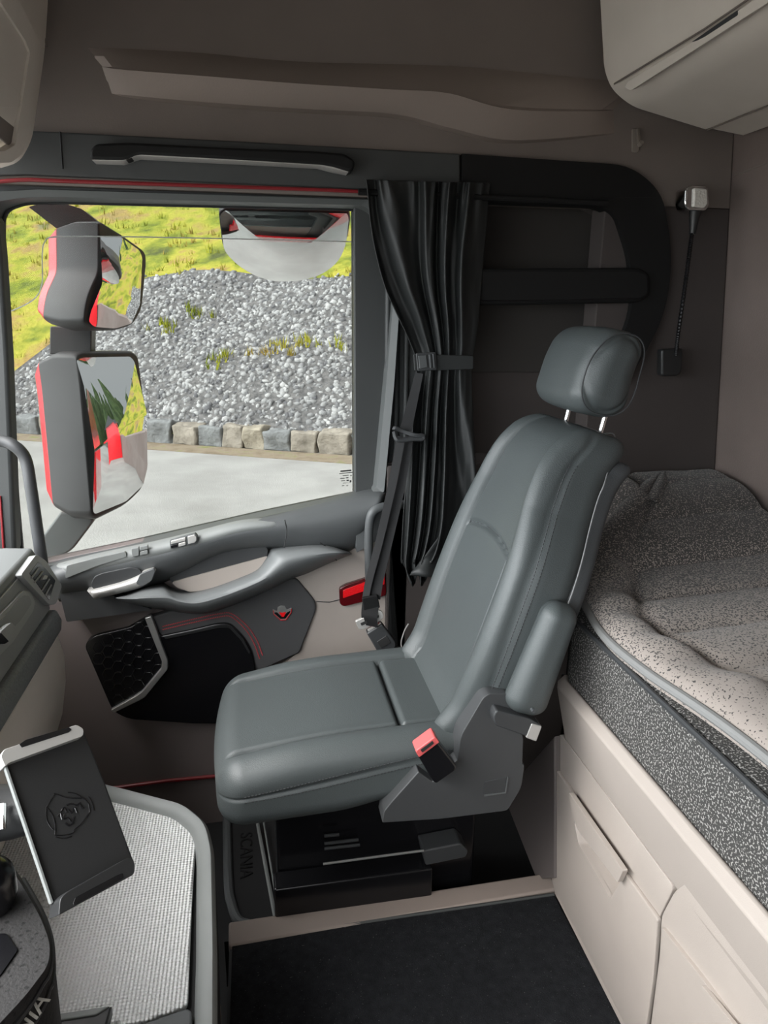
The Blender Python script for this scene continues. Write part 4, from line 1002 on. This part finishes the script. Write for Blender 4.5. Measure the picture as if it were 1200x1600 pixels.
# topper
tp = root('mattress_topper', (1.05, .8, ZT), 'beige quilted topper with dark specks and grey piped edge on the mattress', 'mattress topper')
E0 = wline([(1200, 1185), (1011, 1050), (948, 997), (920, 955), (904, 920), (903, 898), (916, 880), (940, 859), (969, 836), (990, 822)], ZT+.012)
edge = [Vector((E0[0].x+(E0[0].x-E0[1].x)*.0, -.45, ZT+.012)), Vector((E0[0].x, .2, ZT+.012))]+E0+[Vector((1.0, 1.75, ZT+.015)), Vector((1.02, 1.975, ZT+.02))]
edge = cr(edge, 12)
NB = 90; rings = []
y0s = 1.52
for p in edge:
    r_ = []; y = p.y
    rise = .15*sm(1.45, 1.9, y)
    for k_ in range(NB+1):
        f = k_/NB; x = p.x+(1.425-p.x)*f; dx = x-p.x
        z = ZT+.012+rise*sm(-.15, .12, dx)
        bw = .13+.02*math.sin(y*9)
        rim = math.sqrt(max(0, min(1, dx/.02)))*.016
        border = .02*math.sin(math.pi*min(1, max(0, dx/bw)))**.8
        chan = abs(math.sin(math.pi*(y-.085*dx-.03)/.165))**.3
        inner = sm(bw*.9, bw*1.35, dx)
        z += rim+border*(1-inner)+inner*(.024*chan-.014)*(1-.5*sm(1.6, 1.8, y))
        z -= .012*g(dx, bw*1.0, .016)*(.7+.3*math.sin(y*23))
        z += .004*noise.noise(Vector((x*9, y*9, 2)))+.022*g(dx, bw*.8, .06)*noise.noise(Vector((x*7, y*11, 5)))*(1-sm(1.5, 1.6, y))
        r_.append(Vector((x, y-.02*0, z)))
    q = r_[0]; lo = Vector((q.x+.003, q.y, ZT-.008)); r_ = [lo]+r_
    rings.append(r_)
m = M['topper']; k = NT(m)
# the woven dots get denser towards the pillow end, painting its shade in too
topm = bpy.data.materials.new('topper_weave_shade'); topm.use_nodes = True; k = NT(topm); bs = k.n['Principled BSDF']; bs.inputs['Roughness'].default_value = .92; bs.inputs['Sheen Weight'].default_value = .15
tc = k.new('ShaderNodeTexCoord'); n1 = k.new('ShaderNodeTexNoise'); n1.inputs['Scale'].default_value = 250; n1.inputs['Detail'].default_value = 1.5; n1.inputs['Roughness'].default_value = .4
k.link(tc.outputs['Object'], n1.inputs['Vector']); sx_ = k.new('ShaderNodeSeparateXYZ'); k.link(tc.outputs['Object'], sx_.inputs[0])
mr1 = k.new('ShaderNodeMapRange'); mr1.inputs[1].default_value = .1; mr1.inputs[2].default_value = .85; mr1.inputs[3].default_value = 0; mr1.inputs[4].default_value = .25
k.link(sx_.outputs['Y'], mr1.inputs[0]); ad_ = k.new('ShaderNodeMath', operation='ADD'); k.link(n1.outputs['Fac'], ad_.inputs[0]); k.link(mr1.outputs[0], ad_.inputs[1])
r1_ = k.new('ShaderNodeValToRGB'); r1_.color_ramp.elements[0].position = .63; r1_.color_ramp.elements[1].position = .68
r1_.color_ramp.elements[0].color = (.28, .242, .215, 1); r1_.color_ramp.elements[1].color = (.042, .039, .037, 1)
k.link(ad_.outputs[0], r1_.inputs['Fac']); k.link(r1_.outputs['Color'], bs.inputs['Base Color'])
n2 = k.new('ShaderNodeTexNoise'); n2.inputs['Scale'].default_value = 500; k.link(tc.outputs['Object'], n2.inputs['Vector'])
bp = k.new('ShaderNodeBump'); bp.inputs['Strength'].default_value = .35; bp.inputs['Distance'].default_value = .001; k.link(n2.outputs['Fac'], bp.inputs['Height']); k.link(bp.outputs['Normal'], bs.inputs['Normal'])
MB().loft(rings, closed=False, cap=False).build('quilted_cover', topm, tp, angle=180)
MB().tube([Vector((p.x-.001, p.y, ZT+.012)) for p in edge], .0095, 10).build('edge_piping', M['edge_piping'], tp)

# overhead locker over the bunk
lk = root('overhead_locker', (1.15, 1.0, 1.95), 'beige overhead locker with a slotted grip above the bunk', 'overhead locker')
YL = 1.93
pp_ = rp([(932, -140), (938, 0), (944, 110), (956, 140), (986, 166), (1105, 203)], [2, 2, 20, 14, 20, 4], 6)
prof = [PY(a, c, YL) for a, c in pp_]; prof = [(p.x, p.z) for p in prof]+[(1.355, PY(1105, 203, YL).z-.008), (1.32, 2.5), (prof[0].x, 2.5)]
L0 = [Vector((x, YL, z)) for x, z in prof]; L1 = [Vector((x, -.4, z)) for x, z in prof]
MB().loft([L0, L1]).build('locker_body', M['beige_locker'], lk, angle=40, bevel=.003)
# grip slot in the lower part of the front, running the length of the locker
gf = PY(946, 118, YL); 
def slot(u, v): return PX(u, v, gf.x-.004)
SN = Vector((gf.x-.002, YL, gf.z)); nn = Vector((-1, 0, -.35)).normalized()
sl0 = rp([(980, 128), (1078, 68), (1100, 54), (1200, -16), (1200, 4), (1104, 66), (985, 142), (976, 137)], 3)
panel('grip_strip', sl0, (SN+nn*.006, nn), -nn*.014, M['beige_locker'], lk, bevel=.004)
panel('grip_slot', rp([(1080, 66), (1100, 52), (1152, 16), (1152, 24), (1100, 58), (1088, 64)], 2), (SN+nn*.0075, nn), -nn*.006, M['plastic_dark'], lk, bevel=.0008)
mb = MB(); mb.tube([PP(960, 131, SN, nn), PP(1100, 46, SN, nn), PP(1200, -22, SN, nn)], .0024, 6); mb.build('door_seam', M['lining'], lk)
MB().tube([Vector((PY(1105, 203, YL).x, YL, PY(1105, 203, YL).z-.0005)), Vector((PY(1105, 203, YL).x, .2, PY(1105, 203, YL).z-.0005))], .002, 6).build('underside_seam', M['lining'], lk)

# front overhead shelf (corner of the picture)
sh = root('front_shelf', PY(0, 120, 1.9), 'beige overhead storage shelf with compartments drawn as shaded panels over the windscreen', 'overhead shelf')
FO = [(75, -60), (75, 0), (70, 80), (46, 228), (24, 256), (0, 262)]
YS = 1.9
fp = [PY(a, c, YS) for a, c in rp([(78, -120), (75, 0), (70, 80), (50, 220), (30, 254), (0, 263)], [2, 10, 20, 20, 14, 2])]
S0 = fp+[Vector((-.72, YS, fp[-1].z-.01)), Vector((-.72, YS, fp[0].z))]
MB().loft([S0, [Vector((p.x, .0, p.z)) for p in S0]]).build('shelf_body', M['beige_locker'], sh, bevel=.004, angle=40)
pl = (PY(52, 150, YS)+Vector((.004, 0, .0)), (PY(70, 80, YS)-PY(50, 220, YS)).cross(Vector((0, 1, 0))).normalized())
sgn = -1 if pl[1].x < 0 else 1; nf = pl[1]*sgn
def comp(name, pts, m, lift, th=.006, par=None): return panel(name, rp(pts, 3), (pl[0]+nf*lift, nf), -nf*th, m, par or sh, bevel=.002)
c1 = comp('compartment_shade', [(-30, -20), (6, 5), (49, 72), (40, 158), (-30, 95)], M['lining'], .004)  # darker flat panel, the shade inside an open bay painted on
comp('divider', [(-30, 92), (0, 112), (42, 160), (38, 168), (0, 168), (-30, 150)], M['beige_locker'], .008, .01)
c2 = comp('compartment_shade', [(-30, 170), (34, 166), (26, 228), (20, 232), (-30, 190)], M['lining'], .004)  # lower bay, its shade painted as a darker panel likewise
comp('shelf_rim', [(20, -20), (64, 68), (58, 130), (36, 240), (18, 254), (-30, 256), (-30, 236), (8, 236), (24, 226), (47, 82), (40, 64), (-8, -10)], M['beige_locker'], .012, .014)
MB().tube([PY(a, c, YS-.002)+nf*.002 for a, c in ((36, -10), (66, 52), (72, 72))], .002, 6).build('seam', M['lining'], sh)
# ------------------------------------------------------------------ floor things, dash, tray, holder
fm = root('floor_mat', (.3, .8, 0), 'black carpet mat on the raised centre floor', 'floor mat')
MB().box((.305, .47, .004), (.408, .91, .004)).build('carpet_pile', M['carpet'], fm, bevel=.002)
MB().tube([Vector((-.1, 1.382, .007)), Vector((.712, 1.382, .007))], .005, 8).build('edge_binding', M['trim_dark'], fm)
b = MB(); b.prism(pix([(357, 1440), (862, 1362), (876, 1388), (357, 1478)], ('z', .012)), (0, 0, -.06))
struct(b.build('trim_step', M['lining_light'], bevel=.006), 'brown beige step edge between the carpet and the footwell', 'trim')
# rubber sill mat with moulded lettering
sm_ = root('sill_mat', PZ(390, 1360, -.17), 'black rubber footwell mat with raised lettering beside the tray', 'rubber mat')
panel('mat_sheet', rp([(352, 1280), (412, 1282), (428, 1436), (388, 1446), (370, 1440), (356, 1390)], 6), ('z', -.16), (0, 0, -.01), M['plastic_black'], sm_, bevel=.003)
MB().tube(cr([PZ(a, c, -.155) for a, c in ((354, 1270), (357, 1380), (362, 1412), (372, 1438), (390, 1446))], 6), .014, 10).build('mat_rim', M['plastic_grey'], sm_)
pc = PZ(384, 1335, -.158); ex_ = (PZ(384, 1375, -.158)-PZ(384, 1300, -.158)).normalized()
lettering('mat_lettering', 'SCANIA', .055, pc, ex_, ex_.cross(Vector((0, 0, -1))), M['trim_black'], sm_, .001)
pl_ = root('seat_plinth', PZ(480, 1360, -.17), 'dark grey moulded plinth with a metal edge in the footwell under the seat', 'seat plinth')
panel('plinth_side', rp([(440, 1288), (500, 1284), (514, 1414), (447, 1430)], 3), ('y', 1.5), (0, .2, 0), M['plastic_dark'], pl_, bevel=.006)
panel('plinth_lug', rp([(512, 1380), (580, 1364), (592, 1370), (594, 1402), (516, 1414)], 4), ('y', 1.49), (0, .06, 0), M['plastic_dark'], pl_, bevel=.004)
mb = MB(); mb.tube([PY(437, 1290, 1.5), PY(447, 1428, 1.49)], .003, 6); mb.tube([PZ(402, 1285, -.14), PZ(430, 1434, -.14)], .006, 6); mb.tube([PZ(412, 1285, -.14), PZ(436, 1432, -.14)], .003, 6); mb.build('edge_strip', M['plastic_mid'], pl_)

# centre tray
TZ = .41
TO = [(-120, 1215), (0, 1212), (165, 1222), (232, 1239), (290, 1254), (324, 1281), (334, 1322), (338, 1470), (338, 1720), (-120, 1720)]
TI = [(-110, 1330), (-40, 1290), (60, 1262), (172, 1244), (230, 1258), (292, 1279), (305, 1288), (306, 1300), (299, 1420), (293, 1570), (217, 1598), (60, 1610), (-110, 1560)]
ct = root('centre_tray', PZ(200, 1400, 0), 'grey centre console tray with a dimpled rubber mat and raised rim', 'console tray')
top_o = pix(rp(TO, [2, 4, 6, 8, 14, 16, 14, 6, 2, 2]), ('z', TZ))
low_o = [Vector((p.x-.004, p.y, .17)) for p in top_o]
MB().loft([[Vector((p.x, p.y, TZ-.03)) for p in top_o], low_o]).build('tray_shell', M['trim_black'], ct, bevel=.003)
MB().loft([[Vector((p.x-.008, p.y-.004, .17)) for p in top_o], [Vector((p.x-.008, p.y-.004, .0)) for p in top_o]]).build('tray_base', M['lining_light'], ct, bevel=.002)
# rim: outline tube flattened, following the outer edge
rimline = [Vector((p.x-.012, p.y-.008, TZ-.012)) for p in pix(rp(TO[:9], [2, 4, 6, 8, 14, 16, 14, 6, 2]), ('z', TZ))]
R_in = []; N = len(rimline); rings = []
for i, p in enumerate(rimline):
    t = (rimline[min(i+1, N-1)]-rimline[max(i-1, 0)]); t.z = 0; t.normalize(); w_ = Vector((t.y, -t.x, 0))      # towards the tray middle
    rings.append([p-w_*.012+Vector((0, 0, -.03)), p-w_*.013+Vector((0, 0, .004)), p-w_*.006+Vector((0, 0, .012)), p+w_*.010+Vector((0, 0, .010)), p+w_*.02+Vector((0, 0, -.004)), p+w_*.026+Vector((0, 0, -.03))])
MB().loft(rings).build('tray_rim', M['plastic_mid'], ct, angle=50)
mm = bpy.data.materials.new('dimpled_rubber'); mm.use_nodes = True; k = NT(mm); bs = k.n['Principled BSDF']
bs.inputs['Base Color'].default_value = (.82, .83, .82, 1); bs.inputs['Roughness'].default_value = .33
tc = k.new('ShaderNodeTexCoord'); mp_ = k.new('ShaderNodeMapping'); mp_.inputs['Rotation'].default_value = (0, 0, math.radians(45)); mp_.inputs['Scale'].default_value = (135, 135, 135)
k.link(tc.outputs['Object'], mp_.inputs[0]); sx_ = k.new('ShaderNodeSeparateXYZ'); k.link(mp_.outputs[0], sx_.inputs[0])
sn = [k.new('ShaderNodeMath', operation='SINE') for _ in range(2)]; 
for s_, ax_ in zip(sn, 'XY'):
    ml = k.new('ShaderNodeMath', operation='MULTIPLY'); ml.inputs[1].default_value = 6.283*.82; k.link(sx_.outputs[ax_], ml.inputs[0]); k.link(ml.outputs[0], s_.inputs[0])
ml = k.new('ShaderNodeMath', operation='MULTIPLY'); k.link(sn[0].outputs[0], ml.inputs[0]); k.link(sn[1].outputs[0], ml.inputs[1])
bp = k.new('ShaderNodeBump'); bp.inputs['Strength'].default_value = 1; bp.inputs['Distance'].default_value = .0025; k.link(ml.outputs[0], bp.inputs['Height']); k.link(bp.outputs['Normal'], bs.inputs['Normal'])
MB().prism(pix(rp(TI, [2, 6, 6, 8, 8, 8, 5, 5, 10, 10, 8, 8, 2]), ('z', TZ-.018)), (0, 0, -.012)).build('rubber_mat', mm, ct, bevel=.003)
MB().prism(pix([(217, 1600), (293, 1574), (300, 1580), (298, 1680), (150, 1680)], ('z', TZ-.012)), (0, 0, -.02)).build('tray_lip', M['plastic_grey'], ct, bevel=.004)

# dashboard: one cross-section run across the cab
da = root('dashboard', (-.55, 1.0, .4), 'grey dashboard end with air vent, trim panel and beige lower cover', 'dashboard')
YE = 1.78
def DX(u, v): p = PY(u, v, YE); return (p.x, p.z)
P_top0 = DX(50, 856); P_fas = DX(58, 868); P_bot = DX(80, 950); P_band0 = DX(88, 952); P_band1 = DX(96, 986); P_be = [DX(103, 1020), DX(105, 1060), DX(100, 1110), DX(88, 1150)]
def ext(name, prof, y0, y1, m, bevel=.004, angle=40):
    return MB().loft([[Vector((x, y0, z)) for x, z in prof], [Vector((x, y1, z)) for x, z in prof]]).build(name, m, da, bevel=bevel, angle=angle)
ext('dash_top', [(-.82, P_top0[1]+.0), (P_top0[0]-.06, P_top0[1]+.004), P_top0, P_fas, (P_fas[0]-.03, P_fas[1]-.03), (-.82, P_fas[1]-.03)], YE, -.3, M['dash_top'], .006)
ext('fascia', [P_fas, P_bot, (P_bot[0]-.05, P_bot[1]-.01), (P_fas[0]-.06, P_fas[1]-.02)], YE-.005, -.3, M['dash_grey'])
ext('padded_band', [(P_bot[0]+.002, P_bot[1]-.004), P_band0, DX(97, 968), P_band1, (P_band1[0]-.08, P_band1[1]-.01), (P_bot[0]-.06, P_bot[1])], YE+.004, -.3, M['dash_band'], .008)
ext('lower_cover', [(P_band1[0]-.006, P_band1[1]-.002)]+P_be+[(P_be[-1][0]-.06, P_be[-1][1]-.05), (-.82, P_be[-1][1]-.05), (-.82, P_band1[1])], YE-.01, -.3, M['beige_locker'], .006, 60)
fn_ = Vector((P_fas[0]-P_bot[0], 0, P_fas[1]-P_bot[1])).cross(Vector((0, 1, 0))).normalized()
if fn_.x < 0: fn_ = -fn_
f0 = Vector((P_fas[0], YE, P_fas[1]))
def fas(name, pts, m, lift, th=.008, par=None, r=2, bv=.002): return panel(name, rp(pts, r), (f0+fn_*lift, fn_), -fn_*th, m, par or da, bevel=bv)
vt = fas('air_vent', [(57, 866), (72, 876), (97, 915), (88, 944), (77, 945), (44, 910), (33, 898)], M['dash_light'], .012, .03, r=4, bv=.004)
fas('vent_cavity', [(60, 877), (71, 888), (87, 907), (77, 938), (46, 896)], M['gloss_black'], .0128, .004, vt)
for (a, c, e, f_) in ((61, 887, 49, 903), (67, 893, 54, 910), (77, 905, 66, 922), (80, 914, 71, 930)):
    MB().tube([PP(a, c, f0+fn_*.014, fn_), PP(e, f_, f0+fn_*.014, fn_)], .0022, 6).build('vent_vane', M['dash_light'], vt)
fas('vent_tab', [(70, 898), (75, 900), (73, 905), (66, 906)], M['alu'], .018, .006, vt, 1)
tr_ = fas('trim_plate', [(-60, 1026), (36, 923), (47, 924), (55, 940), (52, 955), (20, 1004), (-60, 1085)], M['dash_light'], .006, .01, r=4)
fas('plate_inset', [(-60, 1040), (36, 930), (46, 931), (50, 943), (32, 970), (-60, 1068)], M['dash_grey'], .0075, .004, tr_, 3)
kb = fas('dash_button', [(-8, 1000), (3, 985), (18, 972), (26, 982), (14, 1000), (-2, 1012)], M['dash_light'], .02, .014, tr_, 3)
fas('button_window', [(-6, 992), (2, 989), (14, 1002), (8, 1006), (-6, 1006)], M['gloss_black'], .024, .01, kb, 1)

# windscreen pillar grab bar
gb = root('pillar_grab_bar', PY(50, 780, 1.82), 'dark grey bent grab bar beside the windscreen pillar and dashboard', 'grab bar')
MB().tube(cr([PY(-50, 690, 1.84), PY(0, 689, 1.84), PY(24, 698, 1.83), (PY(40, 718, 1.83)), PY(48, 760, 1.82), PY(57, 820, 1.82), PY(66, 880, 1.82)], 8), .0145, 14).build('bar', M['plastic_dark'], gb)
o = panel('trim_front_pillar', [(-60, 300), (-4, 340), (2, 400), (12, 560), (24, 860), (18, 880), (-60, 890)], ('y', 1.97), (0, .06, 0), M['trim_dark'], bevel=.01)
struct(o, 'dark front pillar trim before the door window', 'trim')
MB().tube([PY(0, 775, 1.968), PY(4, 830, 1.968), PY(6, 862, 1.968)], .003, 8).build('red_seal', M['red_seal'], o)

# phone holder on its arm
T = {'tl': (8, 1188, .775), 'tr': (131, 1142, .84), 'br': (209, 1348, .80), 'bl': (92, 1425, .735)}
W = {k_: PD(*v) for k_, v in T.items()}
hp = (W['tl']+W['tr']+W['br']+W['bl'])/4
hn_ = (W['br']-W['tl']).cross(W['tr']-W['bl']).normalized()
if hn_.dot(EYE-hp) < 0: hn_ = -hn_
ho = root('phone_holder', hp, 'black upright phone holder with an embossed emblem over the console tray', 'phone holder')
def hpan(name, pts, m, lift, th, par=None, r=2, bv=.0015): return panel(name, rp(pts, r), (hp+hn_*lift, hn_), -hn_*th, m, par or ho, bevel=bv)
bpn = hpan('back_plate', [(6, 1186), (131, 1141), (164, 1222), (210, 1348), (93, 1424), (80, 1400)], M['plastic_black'], 0, .016, r=4, bv=.003)
tcap = hpan('top_cap', [(1, 1182), (6, 1171), (120, 1132), (131, 1139), (130, 1150), (14, 1192), (8, 1198)], M['alu'], .012, .03, r=4, bv=.003)
hpan('cap_slot', [(30, 1163), (40, 1156), (108, 1136), (112, 1140), (108, 1144), (34, 1168)], M['gloss_black'], .0125, .003, tcap, 1, .0004)
hpan('side_edge', [(7, 1196), (11, 1195), (84, 1410), (80, 1412)], M['plastic_mid'], .003, .008, r=1, bv=.0008)
lip = hpan('bottom_lip', [(92, 1424), (94, 1404), (104, 1394), (198, 1341), (208, 1341), (211, 1352), (210, 1366), (92, 1430)], M['plastic_black'], .026, .036, r=6, bv=.004)
hpan('lip_recess', [(114, 1412), (118, 1402), (182, 1368), (192, 1364), (193, 1372), (116, 1415)], M['gloss_black'], .0265, .003, lip, 2, .0005)
mb = MB()
def ln(pts, r_=.0006): mb.tube(cr([PP(a, c, hp+hn_*.0003, hn_) for a, c in pts], 5), r_, 6)
ln([(72, 1262), (79, 1250), (86, 1241)]); ln([(84, 1240), (92, 1242), (104, 1246), (118, 1247), (132, 1247)]); ln([(106, 1238), (118, 1240), (127, 1245), (132, 1249)])
ln([(132, 1248), (138, 1256), (140, 1268), (138, 1272)]); ln([(138, 1245), (144, 1256), (146, 1266)]); ln([(72, 1262), (72, 1278), (77, 1290), (83, 1297)]); ln([(73, 1262), (82, 1274), (86, 1290), (86, 1304)])
ln([(86, 1305), (98, 1305), (110, 1303), (116, 1300), (117, 1296), (128, 1286), (138, 1272)]); ln([(87, 1308), (100, 1310), (112, 1307)])
for pts in ([(90, 1276), (94, 1270), (97, 1280), (100, 1272)], [(95, 1268), (100, 1262), (104, 1270)], [(104, 1258), (112, 1256), (120, 1258), (126, 1254)], [(106, 1264), (112, 1270), (116, 1262), (120, 1270)], [(100, 1280), (106, 1278), (112, 1284), (116, 1276)], [(102, 1286), (108, 1290), (114, 1286)], [(124, 1256), (128, 1262), (131, 1263)]): ln(pts, .0009)
mb.build('embossed_emblem', M['gloss_black'], ho)
# arm and clamp
MB().tube([PP(60, 1262, hp-hn_*.03, hn_), PP(20, 1268, hp-hn_*.05, hn_), PP(-60, 1276, hp-hn_*.07, hn_)], [.026, .03, .034], 14).build('holder_arm', M['plastic_black'], ho)
MB().tube([PP(5, 1256, hp-hn_*.016, hn_), PP(4, 1296, hp-hn_*.016, hn_)], .004, 8).build('clamp_pin', M['chrome'], ho)

# padded console pod with lettering beside the tray
pod = root('console_pod', PZ(20, 1500, TZ), 'black padded pod with woven lettering beside the tray in the bottom corner', 'console pod')
Z1, Z2 = .74, .80
outr = rp([(-160, 1330), (16, 1346), (40, 1382), (70, 1436), (84, 1480), (87, 1540), (84, 1572), (66, 1625), (30, 1700), (-160, 1740)], [3, 12, 20, 30, 30, 40, 20, 20, 10, 3], 5)
topo = rp([(-160, 1338), (12, 1350), (38, 1388), (66, 1438), (79, 1476), (76, 1508), (40, 1556), (-20, 1620), (-70, 1680), (-160, 1730)], [3, 12, 20, 30, 30, 40, 20, 20, 10, 3], 5)
A_ = pix(outr, ('z', Z1)); B_ = pix(topo, ('z', Z2)); C_ = [Vector((p.x-.01, p.y, TZ-.018)) for p in A_]
Bm = [a.lerp(c, .75)+Vector((0, 0, .006)) for a, c in zip(A_, B_)]
MB().loft([B_, Bm, [a.lerp(c, .3)+Vector((0, 0, .004)) for a, c in zip(A_, B_)], A_, C_]).build('pod_body', mat('pod_leather', (.028, .027, .027), .75, spec=.25, bump=.5, bscale=280, speck=((.008, .008, .008), 180, .6, .7), bdist=.0015), pod, bevel=.006, angle=30)
mb = MB()
for f in (.25, .6): mb.tube([a.lerp(c, f)+Vector((0, 0, .006)) for a, c in list(zip(A_, B_))[14:-4]], .003, 8)
mb.build('ridge', M['plastic_black'], pod)
panel('pod_panel', rp([(-80, 1462), (10, 1458), (28, 1484), (0, 1524), (-80, 1580)], 4), ('z', Z2+.002), (0, 0, -.006), M['gloss_black'], pod, bevel=.002)
lc = PZ(42, 1594, Z1+.022); l2 = PZ(62, 1566, Z1+.022); ex_ = (l2-lc).normalized()
ey_ = (EYE-lc).cross(ex_).normalized()
lettering('pod_lettering', 'SCANIA', .026, PZ(22, 1622, Z1+.02)+(EYE-lc).normalized()*.02, ex_, ey_, M['letter'], pod, .0006)
kn_ = root('gear_knob', PZ(-5, 1368, Z2), 'black rounded knob half out of the picture beside the phone holder', 'knob')
kc_ = PZ(-18, 1388, Z2+.026)
soft('knob_head', (.028, .028, .035), .026, (3, 3, 4), lambda p: kc_+Vector(p), M['gloss_black'], kn_)
MB().tube([kc_+Vector((0, 0, -.02)), Vector((kc_.x, kc_.y, Z2-.004))], .012, 12).build('knob_stem', M['plastic_black'], kn_)
wd_ = root('tray_wedge', PZ(120, 1590, TZ), 'small black wedge with a bright top edge lying at the near end of the tray', 'wedge')
panel('wedge_body', [(70, 1598), (150, 1586), (175, 1570), (168, 1596), (150, 1640), (60, 1650)], ('z', TZ+.01), (0, 0, -.02), M['plastic_black'], wd_, bevel=.003)
panel('wedge_edge', [(74, 1586), (172, 1571), (150, 1585), (72, 1597)], ('z', TZ+.012), (0, 0, -.018), M['plastic_mid'], wd_, bevel=.002)
# ------------------------------------------------------------------ daylight
w = bpy.data.worlds.new('overcast'); scene.world = w; w.use_nodes = True; nt_ = w.node_tree
bgn = nt_.nodes['Background']
tc = nt_.nodes.new('ShaderNodeTexCoord'); sp = nt_.nodes.new('ShaderNodeSeparateXYZ'); nt_.links.new(tc.outputs['Generated'], sp.inputs[0])
r_ = nt_.nodes.new('ShaderNodeValToRGB'); r_.color_ramp.elements[0].position = .45; r_.color_ramp.elements[1].position = .9
r_.color_ramp.elements[0].color = (.8, .86, .9, 1); r_.color_ramp.elements[1].color = (1, 1, 1, 1)
mr = nt_.nodes.new('ShaderNodeMapRange'); mr.inputs[1].default_value = -1; mr.inputs[2].default_value = 1
nt_.links.new(sp.outputs['Z'], mr.inputs[0]); nt_.links.new(mr.outputs[0], r_.inputs['Fac']); nt_.links.new(r_.outputs['Color'], bgn.inputs['Color'])
dp = nt_.nodes.new('ShaderNodeVectorMath'); dp.operation = 'DOT_PRODUCT'; dp.inputs[1].default_value = Vector((-.72, -.25, .62)).normalized()
nt_.links.new(tc.outputs['Generated'], dp.inputs[0]); m2 = nt_.nodes.new('ShaderNodeMapRange'); m2.interpolation_type = 'SMOOTHSTEP'
m2.inputs[1].default_value = .35; m2.inputs[2].default_value = .95; m2.inputs[3].default_value = WORLD; m2.inputs[4].default_value = WORLD*FRONT
nt_.links.new(dp.outputs['Value'], m2.inputs[0]); nt_.links.new(m2.outputs[0], bgn.inputs['Strength'])
sl = bpy.data.lights.new('hazy_sun', 'SUN'); sl.energy = SUN; sl.angle = math.radians(25); sl.color = (1, .97, .92)
so = bpy.data.objects.new('hazy_sun', sl); COL.objects.link(so)
so.rotation_euler = Vector((.72, .25, -.66)).to_track_quat('-Z', 'Y').to_euler()
scene.view_settings.view_transform = 'Standard'; scene.view_settings.look = 'None'; scene.view_settings.gamma = 1
scene.view_settings.use_curve_mapping = False; scene.view_settings.exposure = EXPO
